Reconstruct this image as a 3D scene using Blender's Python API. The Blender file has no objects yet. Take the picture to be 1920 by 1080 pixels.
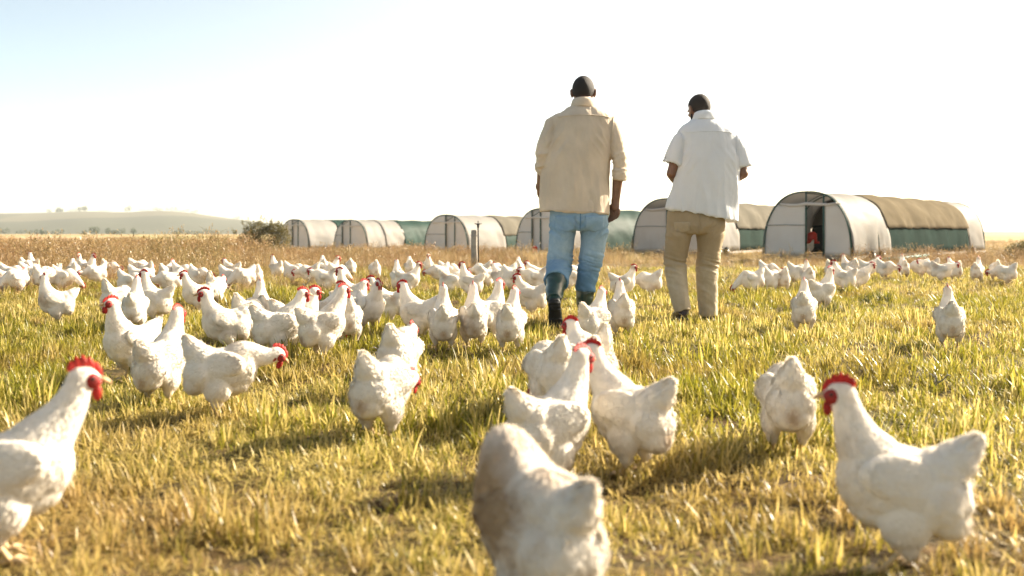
import bpy, bmesh, math, random
import numpy as np
from mathutils import Vector, Matrix, Euler, Quaternion, noise

random.seed(7)
RNG = np.random.default_rng(7)
S = bpy.context.scene
COL = S.collection
R = math.radians

# ------------------------------------------------------------------ camera, sky, sun, exposure
CAM_H = 0.66
FPX = 1867.0                      # focal length in pixels of a 1920 wide picture (35 mm lens)
HZ = 437.0                        # picture row of the horizon
cam = bpy.data.cameras.new("camera")
cam.lens = 35.0
cam.sensor_width = 36.0
cam.shift_y = -(540.0 - HZ) / 1920.0
cam.clip_start = 0.05
cam.clip_end = 20000.0
cam.dof.use_dof = True
cam.dof.focus_distance = 6.3
cam.dof.aperture_fstop = 2.9
camera = bpy.data.objects.new("camera", cam)
camera.location = (0, 0, CAM_H)
camera.rotation_euler = (R(90), 0, 0)
COL.objects.link(camera)
S.camera = camera

SUN_EL, SUN_AZ = R(29.0), R(62.0)          # azimuth clockwise from +Y (the way the camera looks)
world = bpy.data.worlds.new("World")
S.world = world
world.use_nodes = True
nt = world.node_tree
nt.nodes.clear()
sky = nt.nodes.new("ShaderNodeTexSky")
sky.sky_type = 'NISHITA'
sky.sun_disc = False
sky.sun_elevation = SUN_EL
sky.sun_rotation = SUN_AZ
sky.air_density = 0.6
sky.dust_density = 1.0
sky.ozone_density = 1.0
bg = nt.nodes.new("ShaderNodeBackground")
bg.inputs['Strength'].default_value = 0.074
out = nt.nodes.new("ShaderNodeOutputWorld")
tint = nt.nodes.new("ShaderNodeMix"); tint.data_type = 'RGBA'; tint.blend_type = 'MULTIPLY'
tint.inputs[0].default_value = 1.0
tint.inputs[7].default_value = (1.18, 1.02, 0.75, 1)                # the photograph's warm white balance
nt.links.new(sky.outputs[0], tint.inputs[6])
# thin dust lit from behind: a broad warm aureole round the sun
wgeo = nt.nodes.new("ShaderNodeTexCoord")
wdot = nt.nodes.new("ShaderNodeVectorMath"); wdot.operation = 'DOT_PRODUCT'
wdot.inputs[1].default_value = (math.sin(SUN_AZ) * math.cos(SUN_EL), math.cos(SUN_AZ) * math.cos(SUN_EL), math.sin(SUN_EL))
nt.links.new(wgeo.outputs['Generated'], wdot.inputs[0])
wm1 = nt.nodes.new("ShaderNodeMath"); wm1.operation = 'MULTIPLY_ADD'; wm1.inputs[1].default_value = 0.5; wm1.inputs[2].default_value = 0.5
nt.links.new(wdot.outputs['Value'], wm1.inputs[0])
wm2 = nt.nodes.new("ShaderNodeMath"); wm2.operation = 'POWER'; wm2.inputs[1].default_value = 4.0
nt.links.new(wm1.outputs[0], wm2.inputs[0])
aur = nt.nodes.new("ShaderNodeMix"); aur.data_type = 'RGBA'; aur.blend_type = 'MIX'
aur.inputs[6].default_value = (0, 0, 0, 1); aur.inputs[7].default_value = (3.0, 2.1, 1.2, 1)
nt.links.new(wm2.outputs[0], aur.inputs[0])
wsum = nt.nodes.new("ShaderNodeMix"); wsum.data_type = 'RGBA'; wsum.blend_type = 'ADD'; wsum.inputs[0].default_value = 1.0
nt.links.new(tint.outputs[2], wsum.inputs[6]); nt.links.new(aur.outputs[2], wsum.inputs[7])
nt.links.new(wsum.outputs[2], bg.inputs[0])
nt.links.new(bg.outputs[0], out.inputs[0])

sl = bpy.data.lights.new("sun", 'SUN')
sl.energy = 4.8
sl.angle = R(0.5)
sl.color = (1.0, 0.88, 0.70)
sun = bpy.data.objects.new("sun", sl)
SUN_DIR = Vector((math.sin(SUN_AZ) * math.cos(SUN_EL), math.cos(SUN_AZ) * math.cos(SUN_EL), math.sin(SUN_EL)))
sun.rotation_euler = SUN_DIR.to_track_quat('Z', 'Y').to_euler()
sun.location = SUN_DIR * 60
COL.objects.link(sun)

S.view_settings.view_transform = 'Standard'
S.view_settings.look = 'None'
S.view_settings.exposure = 2.1
S.view_settings.gamma = 1.0
S.view_settings.use_curve_mapping = False
S.render.engine = 'CYCLES'
S.cycles.max_bounces = 8
S.cycles.transparent_max_bounces = 8
S.cycles.use_denoising = True

# ------------------------------------------------------------------ helpers
def gh(x, y):
    """height of the pasture at a point"""
    f = 1.0 / (1.0 + max(0.0, (abs(y) - 40.0)) * 0.03)
    dip = 0.0
    if 24.0 < y < 140.0: dip = -0.012 * (y - 24.0) if y < 52 else -0.336 * (1 - (y - 52.0) / 88.0)     # the field falls away gently behind the flock
    return dip + f * (0.014 * math.sin(x * 2.3 + 1.0) * math.sin(y * 1.9 + 0.4) + 0.010 * math.sin(x * 5.1 + y * 3.7) - 0.008)

def at(px, py):
    """the ground point seen at a pixel of the 1920 x 1080 photograph"""
    y = CAM_H * FPX / (py - HZ)
    return (px - 960.0) / FPX * y, y

def link(o, parent=None):
    COL.objects.link(o)
    if parent is not None:
        o.parent = parent
    return o

def mesh_obj(name, me, mat=None, parent=None, smooth=True):
    if mat is not None:
        me.materials.clear()
        me.materials.append(mat)
    if smooth:
        me.polygons.foreach_set('use_smooth', [True] * len(me.polygons))
    return link(bpy.data.objects.new(name, me), parent)

def tag(o, label=None, cat=None, group=None, kind=None):
    if label: o['label'] = label
    if cat: o['category'] = cat
    if group: o['group'] = group
    if kind: o['kind'] = kind
    return o

def empty(name, loc, rz=0.0):
    o = bpy.data.objects.new(name, None)
    o.empty_display_size = 0.1
    o.location = loc
    o.rotation_euler = (0, 0, rz)
    COL.objects.link(o)
    return o

def pydata(name, verts, faces):
    me = bpy.data.meshes.new(name)
    me.from_pydata([tuple(v) for v in verts], [], [tuple(f) for f in faces])
    me.update()
    return me

def np_mesh(name, V, loops, starts, totals):
    me = bpy.data.meshes.new(name)
    me.vertices.add(len(V)); me.vertices.foreach_set('co', np.asarray(V, np.float32).ravel())
    me.loops.add(len(loops)); me.loops.foreach_set('vertex_index', np.asarray(loops, np.int32))
    me.polygons.add(len(starts))
    me.polygons.foreach_set('loop_start', np.asarray(starts, np.int32))
    me.polygons.foreach_set('loop_total', np.asarray(totals, np.int32))
    me.update(calc_edges=True)
    return me

class Geo:
    """collects shapes as one mesh"""
    def __init__(self): self.v, self.f = [], []
    def add(self, v, f):
        b = len(self.v)
        self.v.extend([tuple(p) for p in v]); self.f.extend([tuple(i + b for i in q) for q in f])
        return self
    def box(self, lo, hi, M=None):
        v = [Vector((x, y, z)) for x in (lo[0], hi[0]) for y in (lo[1], hi[1]) for z in (lo[2], hi[2])]
        if M is not None: v = [M @ p for p in v]
        return self.add(v, [(0, 1, 3, 2), (4, 6, 7, 5), (0, 4, 5, 1), (2, 3, 7, 6), (0, 2, 6, 4), (1, 5, 7, 3)])
    def tube(self, pts, rad, seg=8, cap=True):
        pts = [Vector(p) for p in pts]
        if not hasattr(rad, '__len__'): rad = [rad] * len(pts)
        n = len(pts); v = []; f = []
        up = None
        for i, p in enumerate(pts):
            t = (pts[min(i + 1, n - 1)] - pts[max(i - 1, 0)])
            t = t.normalized() if t.length > 1e-9 else Vector((0, 0, 1))
            if up is None:
                up = t.orthogonal().normalized()
            up = (up - t * up.dot(t))
            up = up.normalized() if up.length > 1e-6 else t.orthogonal().normalized()
            w = t.cross(up)
            for k in range(seg):
                a = 2 * math.pi * k / seg
                v.append(p + (up * math.cos(a) + w * math.sin(a)) * rad[i])
        for i in range(n - 1):
            for k in range(seg):
                k2 = (k + 1) % seg
                f.append((i * seg + k, i * seg + k2, (i + 1) * seg + k2, (i + 1) * seg + k))
        if cap:
            f.append(tuple(range(seg))[::-1]); f.append(tuple(range((n - 1) * seg, n * seg)))
        return self.add(v, f)
    def limb(self, pts, rad, seg=16):
        """a round-ended tapered tube: the joints are balls"""
        self.tube(pts, rad, seg)
        for p, r in zip(pts, rad): self.ball(p, (r, r, r))
        return self
    def ball(self, c, r, M=None, sub=2):
        V, F = ico(sub)
        v = []
        for p in V:
            q = Vector((p[0] * r[0], p[1] * r[1], p[2] * r[2]))
            if M is not None: q = M @ q
            v.append(q + Vector(c))
        return self.add(v, F)
    def loft(self, rings, cap=True):
        n = len(rings[0]); v = []; f = []
        for r in rings: v.extend(r)
        for i in range(len(rings) - 1):
            for k in range(n):
                k2 = (k + 1) % n
                f.append((i * n + k, i * n + k2, (i + 1) * n + k2, (i + 1) * n + k))
        if cap:
            f.append(tuple(range(n))[::-1]); f.append(tuple(range((len(rings) - 1) * n, len(rings) * n)))
        return self.add(v, f)
    def mesh(self, name): return pydata(name, self.v, self.f)
    def build(self, name, mat, parent=None, smooth=True): return mesh_obj(name, self.mesh(name), mat, parent, smooth)

_ico = {}
def ico(sub):
    if sub not in _ico:
        bm = bmesh.new(); bmesh.ops.create_icosphere(bm, subdivisions=sub, radius=1.0)
        bm.verts.index_update()
        _ico[sub] = ([v.co.copy() for v in bm.verts], [tuple(v.index for v in f.verts) for f in bm.faces])
        bm.free()
    return _ico[sub]

def remesh(geo, voxel, smooth=4, factor=0.5, name="body"):
    """one continuous skin round overlapping shapes"""
    o = bpy.data.objects.new("work", geo.mesh("work"))
    COL.objects.link(o)
    m = o.modifiers.new("r", 'REMESH'); m.mode = 'VOXEL'; m.voxel_size = voxel; m.adaptivity = 0.0
    if smooth:
        s = o.modifiers.new("s", 'SMOOTH'); s.factor = factor; s.iterations = smooth
    dg = bpy.context.evaluated_depsgraph_get()
    me = bpy.data.meshes.new_from_object(o.evaluated_get(dg))
    old = o.data
    bpy.data.objects.remove(o); bpy.data.meshes.remove(old)
    me.name = name
    return me

def co_of(me):
    a = np.empty(len(me.vertices) * 3, np.float32); me.vertices.foreach_get('co', a); return a.reshape(-1, 3)
def no_of(me):
    a = np.empty(len(me.vertices) * 3, np.float32); me.vertices.foreach_get('normal', a); return a.reshape(-1, 3)
def set_co(me, V):
    me.vertices.foreach_set('co', np.asarray(V, np.float32).ravel()); me.update()
def fattr(me, name, vals):
    a = me.attributes.new(name, 'FLOAT', 'POINT'); a.data.foreach_set('value', np.asarray(vals, np.float32))

# ------------------------------------------------------------------ materials
class Mat:
    def __init__(self, name):
        self.m = bpy.data.materials.new(name); self.m.use_nodes = True
        self.t = self.m.node_tree; self.t.nodes.clear()
        self.o = self.n("ShaderNodeOutputMaterial")
    def n(self, kind, **kw):
        nd = self.t.nodes.new(kind)
        for k, v in kw.items(): setattr(nd, k, v)
        return nd
    def l(self, a, b): self.t.links.new(a, b)
    def attr(self, name, kind='GEOMETRY'):
        return self.n("ShaderNodeAttribute", attribute_name=name, attribute_type=kind).outputs['Fac']
    def noise(self, scale, detail=4, rough=0.55, vec=None, dist=0.0):
        nd = self.n("ShaderNodeTexNoise")
        nd.inputs['Scale'].default_value = scale; nd.inputs['Detail'].default_value = detail
        nd.inputs['Roughness'].default_value = rough; nd.inputs['Distortion'].default_value = dist
        if vec is not None: self.l(vec, nd.inputs['Vector'])
        return nd.outputs['Fac']
    def obj(self, scale=None):
        tc = self.n("ShaderNodeTexCoord").outputs['Object']
        if scale is None: return tc
        mp = self.n("ShaderNodeMapping"); mp.inputs['Scale'].default_value = scale
        self.l(tc, mp.inputs['Vector']); return mp.outputs[0]
    def pos(self, scale=None):
        tc = self.n("ShaderNodeNewGeometry").outputs['Position']
        if scale is None: return tc
        mp = self.n("ShaderNodeMapping"); mp.inputs['Scale'].default_value = scale
        self.l(tc, mp.inputs['Vector']); return mp.outputs[0]
    def ramp(self, fac, stops, interp='LINEAR'):
        r = self.n("ShaderNodeValToRGB"); r.color_ramp.interpolation = interp
        e = r.color_ramp.elements
        while len(e) < len(stops): e.new(0.5)
        for el, (p, c) in zip(e, stops):
            el.position = p; el.color = (c[0], c[1], c[2], 1) if hasattr(c, '__len__') else (c, c, c, 1)
        self.l(fac, r.inputs[0]); return r.outputs[0]
    def mix(self, fac, a, b, mode='MIX'):
        m = self.n("ShaderNodeMix", data_type='RGBA', blend_type=mode)
        for s, v in ((0, fac), (6, a), (7, b)):
            if hasattr(v, 'is_output'): self.l(v, m.inputs[s])
            elif s == 0: m.inputs[s].default_value = v
            else: m.inputs[s].default_value = (v[0], v[1], v[2], 1)
        return m.outputs[2]
    def math(self, op, a, b=None, c=None):
        m = self.n("ShaderNodeMath", operation=op)
        for i, v in enumerate((a, b, c)):
            if v is None: continue
            if hasattr(v, 'is_output'): self.l(v, m.inputs[i])
            else: m.inputs[i].default_value = v
        return m.outputs[0]
    def bump(self, h, strength=0.3, dist=0.01):
        b = self.n("ShaderNodeBump"); b.inputs['Strength'].default_value = strength; b.inputs['Distance'].default_value = dist
        self.l(h, b.inputs['Height']); return b.outputs[0]
    def finish(self, color, rough=0.7, bump=None, trans=0.0, tcol=None, spec=0.3, metal=0.0):
        p = self.n("ShaderNodeBsdfPrincipled")
        if hasattr(color, 'is_output'): self.l(color, p.inputs['Base Color'])
        else: p.inputs['Base Color'].default_value = (*color, 1)
        if hasattr(rough, 'is_output'): self.l(rough, p.inputs['Roughness'])
        else: p.inputs['Roughness'].default_value = rough
        p.inputs['Specular IOR Level'].default_value = spec
        p.inputs['Metallic'].default_value = metal
        if bump is not None: self.l(bump, p.inputs['Normal'])
        sh = p.outputs[0]
        if trans:
            t = self.n("ShaderNodeBsdfTranslucent")
            c = tcol if tcol is not None else color
            if hasattr(c, 'is_output'): self.l(c, t.inputs[0])
            else: t.inputs[0].default_value = (*c, 1)
            mx = self.n("ShaderNodeMixShader"); mx.inputs[0].default_value = trans
            self.l(sh, mx.inputs[1]); self.l(t.outputs[0], mx.inputs[2]); sh = mx.outputs[0]
        self.l(sh, self.o.inputs[0]); return self.m

def simple(name, color, rough=0.6, var=0.25, scale=12.0, spec=0.3, metal=0.0, trans=0.0, bump=0.0, bscale=60):
    M = Mat(name)
    n = M.noise(scale, 5, vec=M.obj())
    c = M.mix(M.ramp(n, [(0.3, 0.0), (0.7, 1.0)]), tuple(k * (1 - var) for k in color), tuple(min(1, k * (1 + var)) for k in color))
    b = M.bump(M.noise(bscale, 4, vec=M.obj()), bump, 0.004) if bump else None
    return M.finish(c, rough, b, trans, None, spec, metal)

def feather_mat(name, white, tan, trans=0.25):
    M = Mat(name)
    d = M.attr('dirt')
    n = M.noise(18, 4, vec=M.obj())
    f = M.math('MULTIPLY', d, M.math('ADD', n, 0.55))
    c = M.mix(f, white, tan)
    c = M.mix(M.math('MULTIPLY', M.attr('rnd'), 0.35), c, M.mix(0.5, c, (0.62, 0.52, 0.38)))
    b = M.bump(M.noise(90, 4, vec=M.obj()), 0.08, 0.004)
    return M.finish(c, 0.85, b, trans, None, 0.15)

def blade_mat(name, green_lo, green_hi, dry_lo, dry_hi, trans=0.45, spec=0.45, rough=0.40):
    M = Mat(name)
    rnd = M.attr('rnd'); t = M.attr('along')
    dry = M.attr('dry', 'INSTANCER')
    tint = M.attr('tint', 'INSTANCER')
    g = M.mix(rnd, green_lo, green_hi)
    s = M.mix(rnd, dry_lo, dry_hi)
    k = M.math('ADD', M.math('MULTIPLY', M.math('ADD', M.math('SUBTRACT', rnd, 0.5), M.math('SUBTRACT', dry, 0.5)), 2.6), 0.5)
    k = M.math('MINIMUM', M.math('MAXIMUM', k, 0.0), 1.0)
    c = M.mix(k, g, s)
    c = M.mix(M.math('MULTIPLY', M.math('SUBTRACT', 1.0, t), 0.45), c, M.mix(0.6, c, dry_lo))
    c = M.mix(M.math('MULTIPLY', tint, 0.6), c, (0.30, 0.155, 0.075))
    return M.finish(c, rough, None, trans, None, spec)

MAT = {}
MAT['feather'] = feather_mat('white_feather', (0.90, 0.845, 0.755), (0.48, 0.33, 0.19), 0.32)
MAT['feather_buff'] = feather_mat('buff_feather', (0.62, 0.52, 0.39), (0.22, 0.15, 0.09))
MAT['comb'] = simple('comb_skin', (0.42, 0.022, 0.014), 0.5, 0.4, 60, trans=0.25, bump=0.5, bscale=300)
MAT['face'] = simple('face_skin', (0.26, 0.018, 0.015), 0.55, 0.35, 90, bump=0.5, bscale=300)
MAT['beak'] = simple('beak_horn', (0.50, 0.32, 0.16), 0.4, 0.15)
MAT['eye'] = simple('eye_dark', (0.02, 0.012, 0.008), 0.1, 0.0, spec=0.6)
MAT['shank'] = simple('shank_scale', (0.55, 0.40, 0.22), 0.55, 0.2, 80, bump=0.6, bscale=200)
MAT['blade'] = blade_mat('grass_blade', (0.100, 0.115, 0.008), (0.31, 0.275, 0.018), (0.37, 0.275, 0.060), (0.66, 0.53, 0.19), 0.5)
MAT['weed'] = blade_mat('weed_stalk', (0.13, 0.12, 0.03), (0.28, 0.24, 0.08), (0.22, 0.13, 0.055), (0.60, 0.45, 0.22), 0.42)

# ------------------------------------------------------------------ the ground
def axis(near, step, far, grow):
    a = [0.0]; s = step
    while a[-1] < far:
        a.append(a[-1] + s)
        if a[-1] > near: s *= grow
    return a
xa = axis(6.0, 0.12, 6000, 1.22); xs = [-v for v in xa[:0:-1]] + xa
ya = axis(14.0, 0.12, 6000, 1.20); ys = [-v for v in axis(2.0, 0.5, 3000, 1.6)[:0:-1]] + ya
gv = [(x, y, gh(x, y)) for y in ys for x in xs]
nx = len(xs)
gf = [(j * nx + i, j * nx + i + 1, (j + 1) * nx + i + 1, (j + 1) * nx + i) for j in range(len(ys) - 1) for i in range(nx - 1)]
M = Mat('pasture_soil')
p = M.pos()
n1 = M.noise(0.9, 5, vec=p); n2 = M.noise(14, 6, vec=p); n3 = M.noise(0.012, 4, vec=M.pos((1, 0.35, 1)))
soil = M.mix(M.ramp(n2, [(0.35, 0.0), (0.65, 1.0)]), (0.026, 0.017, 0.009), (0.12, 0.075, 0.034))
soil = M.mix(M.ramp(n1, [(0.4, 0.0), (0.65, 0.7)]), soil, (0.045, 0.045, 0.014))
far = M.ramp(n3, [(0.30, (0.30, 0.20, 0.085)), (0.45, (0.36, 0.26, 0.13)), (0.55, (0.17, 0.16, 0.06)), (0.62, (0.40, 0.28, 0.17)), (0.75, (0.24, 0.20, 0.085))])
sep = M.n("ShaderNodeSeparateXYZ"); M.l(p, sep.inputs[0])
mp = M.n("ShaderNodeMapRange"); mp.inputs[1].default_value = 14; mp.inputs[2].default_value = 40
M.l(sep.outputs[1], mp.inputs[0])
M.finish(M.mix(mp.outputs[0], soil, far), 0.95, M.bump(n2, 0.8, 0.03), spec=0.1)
MAT['soil'] = M.m
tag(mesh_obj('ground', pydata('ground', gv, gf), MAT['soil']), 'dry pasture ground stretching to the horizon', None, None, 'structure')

# ------------------------------------------------------------------ grass and weeds as scattered tufts
def blades(seed, n, radius, hmin, hmax, wid, lean, flat=0.0, rows=4):
    r = np.random.default_rng(seed)
    V, L, ST, TO, AL, RN = [], [], [], [], [], []
    for _ in range(n):
        a = r.uniform(0, 2 * math.pi); q = radius * math.sqrt(r.uniform())
        b = Vector((q * math.cos(a), q * math.sin(a), -0.012))
        h = r.uniform(hmin, hmax) * (0.75 + 0.25 * (1 - q / radius)); w = wid * r.uniform(0.6, 1.25)
        az = r.uniform(0, 2 * math.pi); le = abs(r.normal(0, lean)) + 0.08
        if r.uniform() < flat: le += r.uniform(0.7, 1.4); 
        d = Vector((math.cos(az), math.sin(az), 0)); sd = Vector((-d.y, d.x, 0))
        tw = r.uniform(-0.9, 0.9); rn = r.uniform(); k = r.uniform(0.5, 1.6)
        i0 = len(V)
        pos = b.copy(); ang = le * 0.4
        for j in range(rows):
            t = j / rows
            s2 = (sd * math.cos(tw * t) + d * math.sin(tw * t))
            ww = w * (1 - t ** 2.2) * (0.75 + 0.5 * min(1, t * 2.5)) * 0.5
            V.append(pos - s2 * ww); V.append(pos + s2 * ww); AL += [t, t]; RN += [rn, rn]
            ang = le * (0.4 + k * (t + 1.0 / rows))
            ang = min(ang, 1.75)
            pos = pos + (d * math.sin(ang) + Vector((0, 0, 1)) * math.cos(ang)) * (h / rows)
            if pos.z < 0.004: pos.z = 0.004
        V.append(pos); AL.append(1.0); RN.append(rn)
        for j in range(rows - 1):
            ST.append(len(L)); TO.append(4); L += [i0 + 2 * j, i0 + 2 * j + 1, i0 + 2 * j + 3, i0 + 2 * j + 2]
        ST.append(len(L)); TO.append(3); L += [i0 + 2 * rows - 2, i0 + 2 * rows - 1, i0 + 2 * rows]
    me = np_mesh('grass_tuft', np.array([tuple(v) for v in V]), L, ST, TO)
    fattr(me, 'along', AL); fattr(me, 'rnd', RN)
    return me

def weed(seed, n, radius, hmin, hmax, bushy):
    """dry branching stalks with seed heads and shrivelled leaves"""
    r = random.Random(seed); g = Geo(); AL, RN = [], []
    def mark(rn, t):
        k = len(g.v) - len(AL); AL.extend([t] * k); RN.extend([rn] * k)
    for _ in range(n):
        a = r.uniform(0, 6.28); q = radius * math.sqrt(r.random())
        h = r.uniform(hmin, hmax); p0 = Vector((q * math.cos(a), q * math.sin(a), -0.02))
        az = r.uniform(0, 6.28); le = r.uniform(0.03, 0.5); rn = r.random()
        pts = [p0]
        for j in range(4):
            an = le * (0.5 + 0.4 * j) + r.uniform(-0.15, 0.15)
            pts.append(pts[-1] + Vector((math.cos(az) * math.sin(an), math.sin(az) * math.sin(an), math.cos(an))) * h / 4)
        g.tube(pts, [0.0032, 0.0028, 0.0022, 0.0016, 0.001], 3, False); mark(rn, 0.7)
        for b in range(r.randint(bushy, bushy + 3)):
            k = r.randint(1, 3); f = r.random()
            s = pts[k].lerp(pts[k + 1], f)
            ba = r.uniform(0, 6.28); bl = h * r.uniform(0.12, 0.32); el = r.uniform(0.3, 1.2)
            e = s + Vector((math.cos(ba) * math.cos(el), math.sin(ba) * math.cos(el), math.sin(el))) * bl
            g.tube([s, s.lerp(e, 0.5) + Vector((0, 0, -0.01)), e], [0.0018, 0.0014, 0.0008], 3, False); mark(rn * 0.8, 0.8)
            for _q in range(r.randint(2, 4)):
                c = s.lerp(e, r.uniform(0.45, 1.05)); ang = r.uniform(0, 6.28); sz = r.uniform(0.008, 0.024)
                u = Vector((math.cos(ang), math.sin(ang), r.uniform(-0.6, 0.6))) * sz
                w = Vector((-math.sin(ang), math.cos(ang), r.uniform(-0.7, 0.7))) * sz * 0.4
                g.add([c - u * 0.2, c + w + u * 0.3, c + u, c - w + u * 0.3], [(0, 1, 2, 3)]); mark(r.random(), 1.0)
        for _q in range(3):
            c = pts[-1] - Vector((0, 0, r.uniform(0, 0.05))); ang = r.uniform(0, 6.28); sz = r.uniform(0.012, 0.03)
            u = Vector((math.cos(ang) * 0.4, math.sin(ang) * 0.4, 1)) * sz; w = Vector((-math.sin(ang), math.cos(ang), 0)) * sz * 0.3
            g.add([c - u * 0.5, c + w, c + u, c - w], [(0, 1, 2, 3)]); mark(r.random(), 1.0)
    me = g.mesh('weed'); fattr(me, 'along', AL); fattr(me, 'rnd', RN)
    return me

def scatter(name, protos, mat, P, rot, scl, dry, tint, idx, label):
    hold = bpy.data.collections.new(name + '_tufts')
    for k, me in enumerate(protos):
        me.materials.append(mat)
        hold.objects.link(bpy.data.objects.new('tuft_%02d' % k, me))
    me = bpy.data.meshes.new(name)
    me.vertices.add(len(P)); me.vertices.foreach_set('co', np.asarray(P, np.float32).ravel())
    a = me.attributes.new('turn', 'FLOAT_VECTOR', 'POINT'); a.data.foreach_set('vector', np.asarray(rot, np.float32).ravel())
    a = me.attributes.new('size', 'FLOAT_VECTOR', 'POINT'); a.data.foreach_set('vector', np.asarray(scl, np.float32).ravel())
    fattr(me, 'dry', dry); fattr(me, 'tint', tint)
    a = me.attributes.new('pick', 'INT', 'POINT'); a.data.foreach_set('value', np.asarray(idx, np.int32))
    o = link(bpy.data.objects.new(name, me))
    ng = bpy.data.node_groups.new(name, 'GeometryNodeTree')
    ng.interface.new_socket('Geometry', in_out='INPUT', socket_type='NodeSocketGeometry')
    ng.interface.new_socket('Geometry', in_out='OUTPUT', socket_type='NodeSocketGeometry')
    N = ng.nodes; gi = N.new('NodeGroupInput'); go = N.new('NodeGroupOutput')
    ip = N.new('GeometryNodeInstanceOnPoints'); ci = N.new('GeometryNodeCollectionInfo')
    ci.inputs['Collection'].default_value = hold; ci.inputs['Separate Children'].default_value = True; ci.inputs['Reset Children'].default_value = True
    def na(nm, ty):
        x = N.new('GeometryNodeInputNamedAttribute'); x.data_type = ty; x.inputs['Name'].default_value = nm; return x.outputs['Attribute']
    er = N.new('FunctionNodeEulerToRotation')
    ng.links.new(gi.outputs[0], ip.inputs['Points']); ng.links.new(ci.outputs[0], ip.inputs['Instance'])
    ip.inputs['Pick Instance'].default_value = True
    ng.links.new(na('pick', 'INT'), ip.inputs['Instance Index'])
    ng.links.new(na('turn', 'FLOAT_VECTOR'), er.inputs[0]); ng.links.new(er.outputs[0], ip.inputs['Rotation'])
    ng.links.new(na('size', 'FLOAT_VECTOR'), ip.inputs['Scale'])
    ng.links.new(ip.outputs[0], go.inputs[0])
    md = o.modifiers.new('scatter', 'NODES'); md.node_group = ng
    return tag(o, label, None, None, 'stuff')

def nz(x, y, s, o=0.0):
    return noise.noise(Vector((x * s + o, y * s - o, o * 0.37)))

def cone_points(y0, y1, dens, margin=0.9, power=1.0):
    """points in the part of the field the camera may see, density given as a function of distance"""
    pts = []
    y = y0
    while y < y1:
        dy = max(0.25, y * 0.05)
        hw = 0.56 * (y + dy) + margin
        n = RNG.poisson(dens(y) * dy * 2 * hw)
        xx = RNG.uniform(-hw, hw, n); yy = RNG.uniform(y, y + dy, n)
        pts.extend(zip(xx.tolist(), yy.tolist()))
        y += dy
    return pts

# short pasture grass
protos = []
for k in range(6): protos.append(blades(100 + k, 46, 0.085, 0.045, 0.105, 0.0050, 0.66, 0.30))
for k in range(3): protos.append(blades(120 + k, 32, 0.055, 0.09, 0.17, 0.0068, 0.46, 0.08))     # taller green clump
for k in range(4): protos.append(blades(140 + k, 36, 0.11, 0.05, 0.12, 0.0050, 0.7, 0.75, 4))     # flattened dry thatch
for k in range(2): protos.append(blades(160 + k, 7, 0.16, 0.06, 0.16, 0.0046, 0.5, 1.0, 4))                # loose pale straw on top
pts = cone_points(0.9, 18.0, lambda y: 190 if y < 4 else (140 if y < 8 else 85))
P, ro, sc, dr, ti, ix = [], [], [], [], [], []
for x, y in pts:
    a = nz(x, y, 0.55, 3.1) + 0.6 * nz(x, y, 1.7, 8.2)
    b = nz(x, y, 1.1, 21.0) + 0.5 * nz(x, y, 3.0, 5.5)
    if b > 0.85 and random.random() < 0.5: continue                     # bare trampled spots
    dry = 0.25 + 0.55 * a + random.gauss(0, 0.10)
    near = max(0.0, min(1.0, (3.0 - y) / 1.2)); dry += 0.34 * near
    u = random.random()
    if dry > 0.5: k = random.randint(9, 12) if u < 0.55 else random.randint(0, 5)
    else: k = random.randint(6, 8) if u < 0.25 - 0.6 * a * 0.3 else (random.randint(9, 12) if u > 0.85 else random.randint(0, 5))
    if u > 0.93: k = random.randint(13, 14); dry = 1.3
    cl = nz(x, y, 4.2, 61.0)
    s = random.uniform(0.75, 1.1) * (1.0 + 0.35 * max(0, -b)) * (1.0 + 0.45 * max(-0.6, min(1, cl * 1.6))) * 0.88 * (1.0 - 0.40 * near)
    P.append((x, y, gh(x, y))); ro.append((random.uniform(-0.15, 0.15), random.uniform(-0.15, 0.15), random.uniform(0, 6.28)))
    sc.append((s, s, s * random.uniform(0.8, 1.15))); dr.append(min(1.4, max(0, dry))); ti.append(min(1.0, max(0.0, 0.9 * nz(x, y, 1.4, 40.0) + 1.1 * near * random.random()))); ix.append(k)
for x, y in cone_points(0.9, 8.0, lambda y: 170 if y < 3 else (95 if y < 4.5 else 45)):                # matted straw between the tufts
    s = random.uniform(0.5, 0.95); near = max(0.0, min(1.0, (3.0 - y) / 1.2))
    P.append((x, y, gh(x, y))); ro.append((random.uniform(-0.2, 0.2), random.uniform(-0.2, 0.2), random.uniform(0, 6.28)))
    sc.append((s, s, s * 0.7)); dr.append(min(1.2, max(0, 0.62 + 0.5 * nz(x, y, 0.8, 15.0) + 0.25 * near + random.gauss(0, .15)))); ti.append(max(0, min(.8, 0.8 * nz(x, y, 1.4, 40.0) + 0.5 * near * random.random()))); ix.append(random.randint(9, 12))
scatter('grass', protos, MAT['blade'], P, ro, sc, dr, ti, ix, 'short sunlit pasture grass mixed with dry straw')

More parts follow.
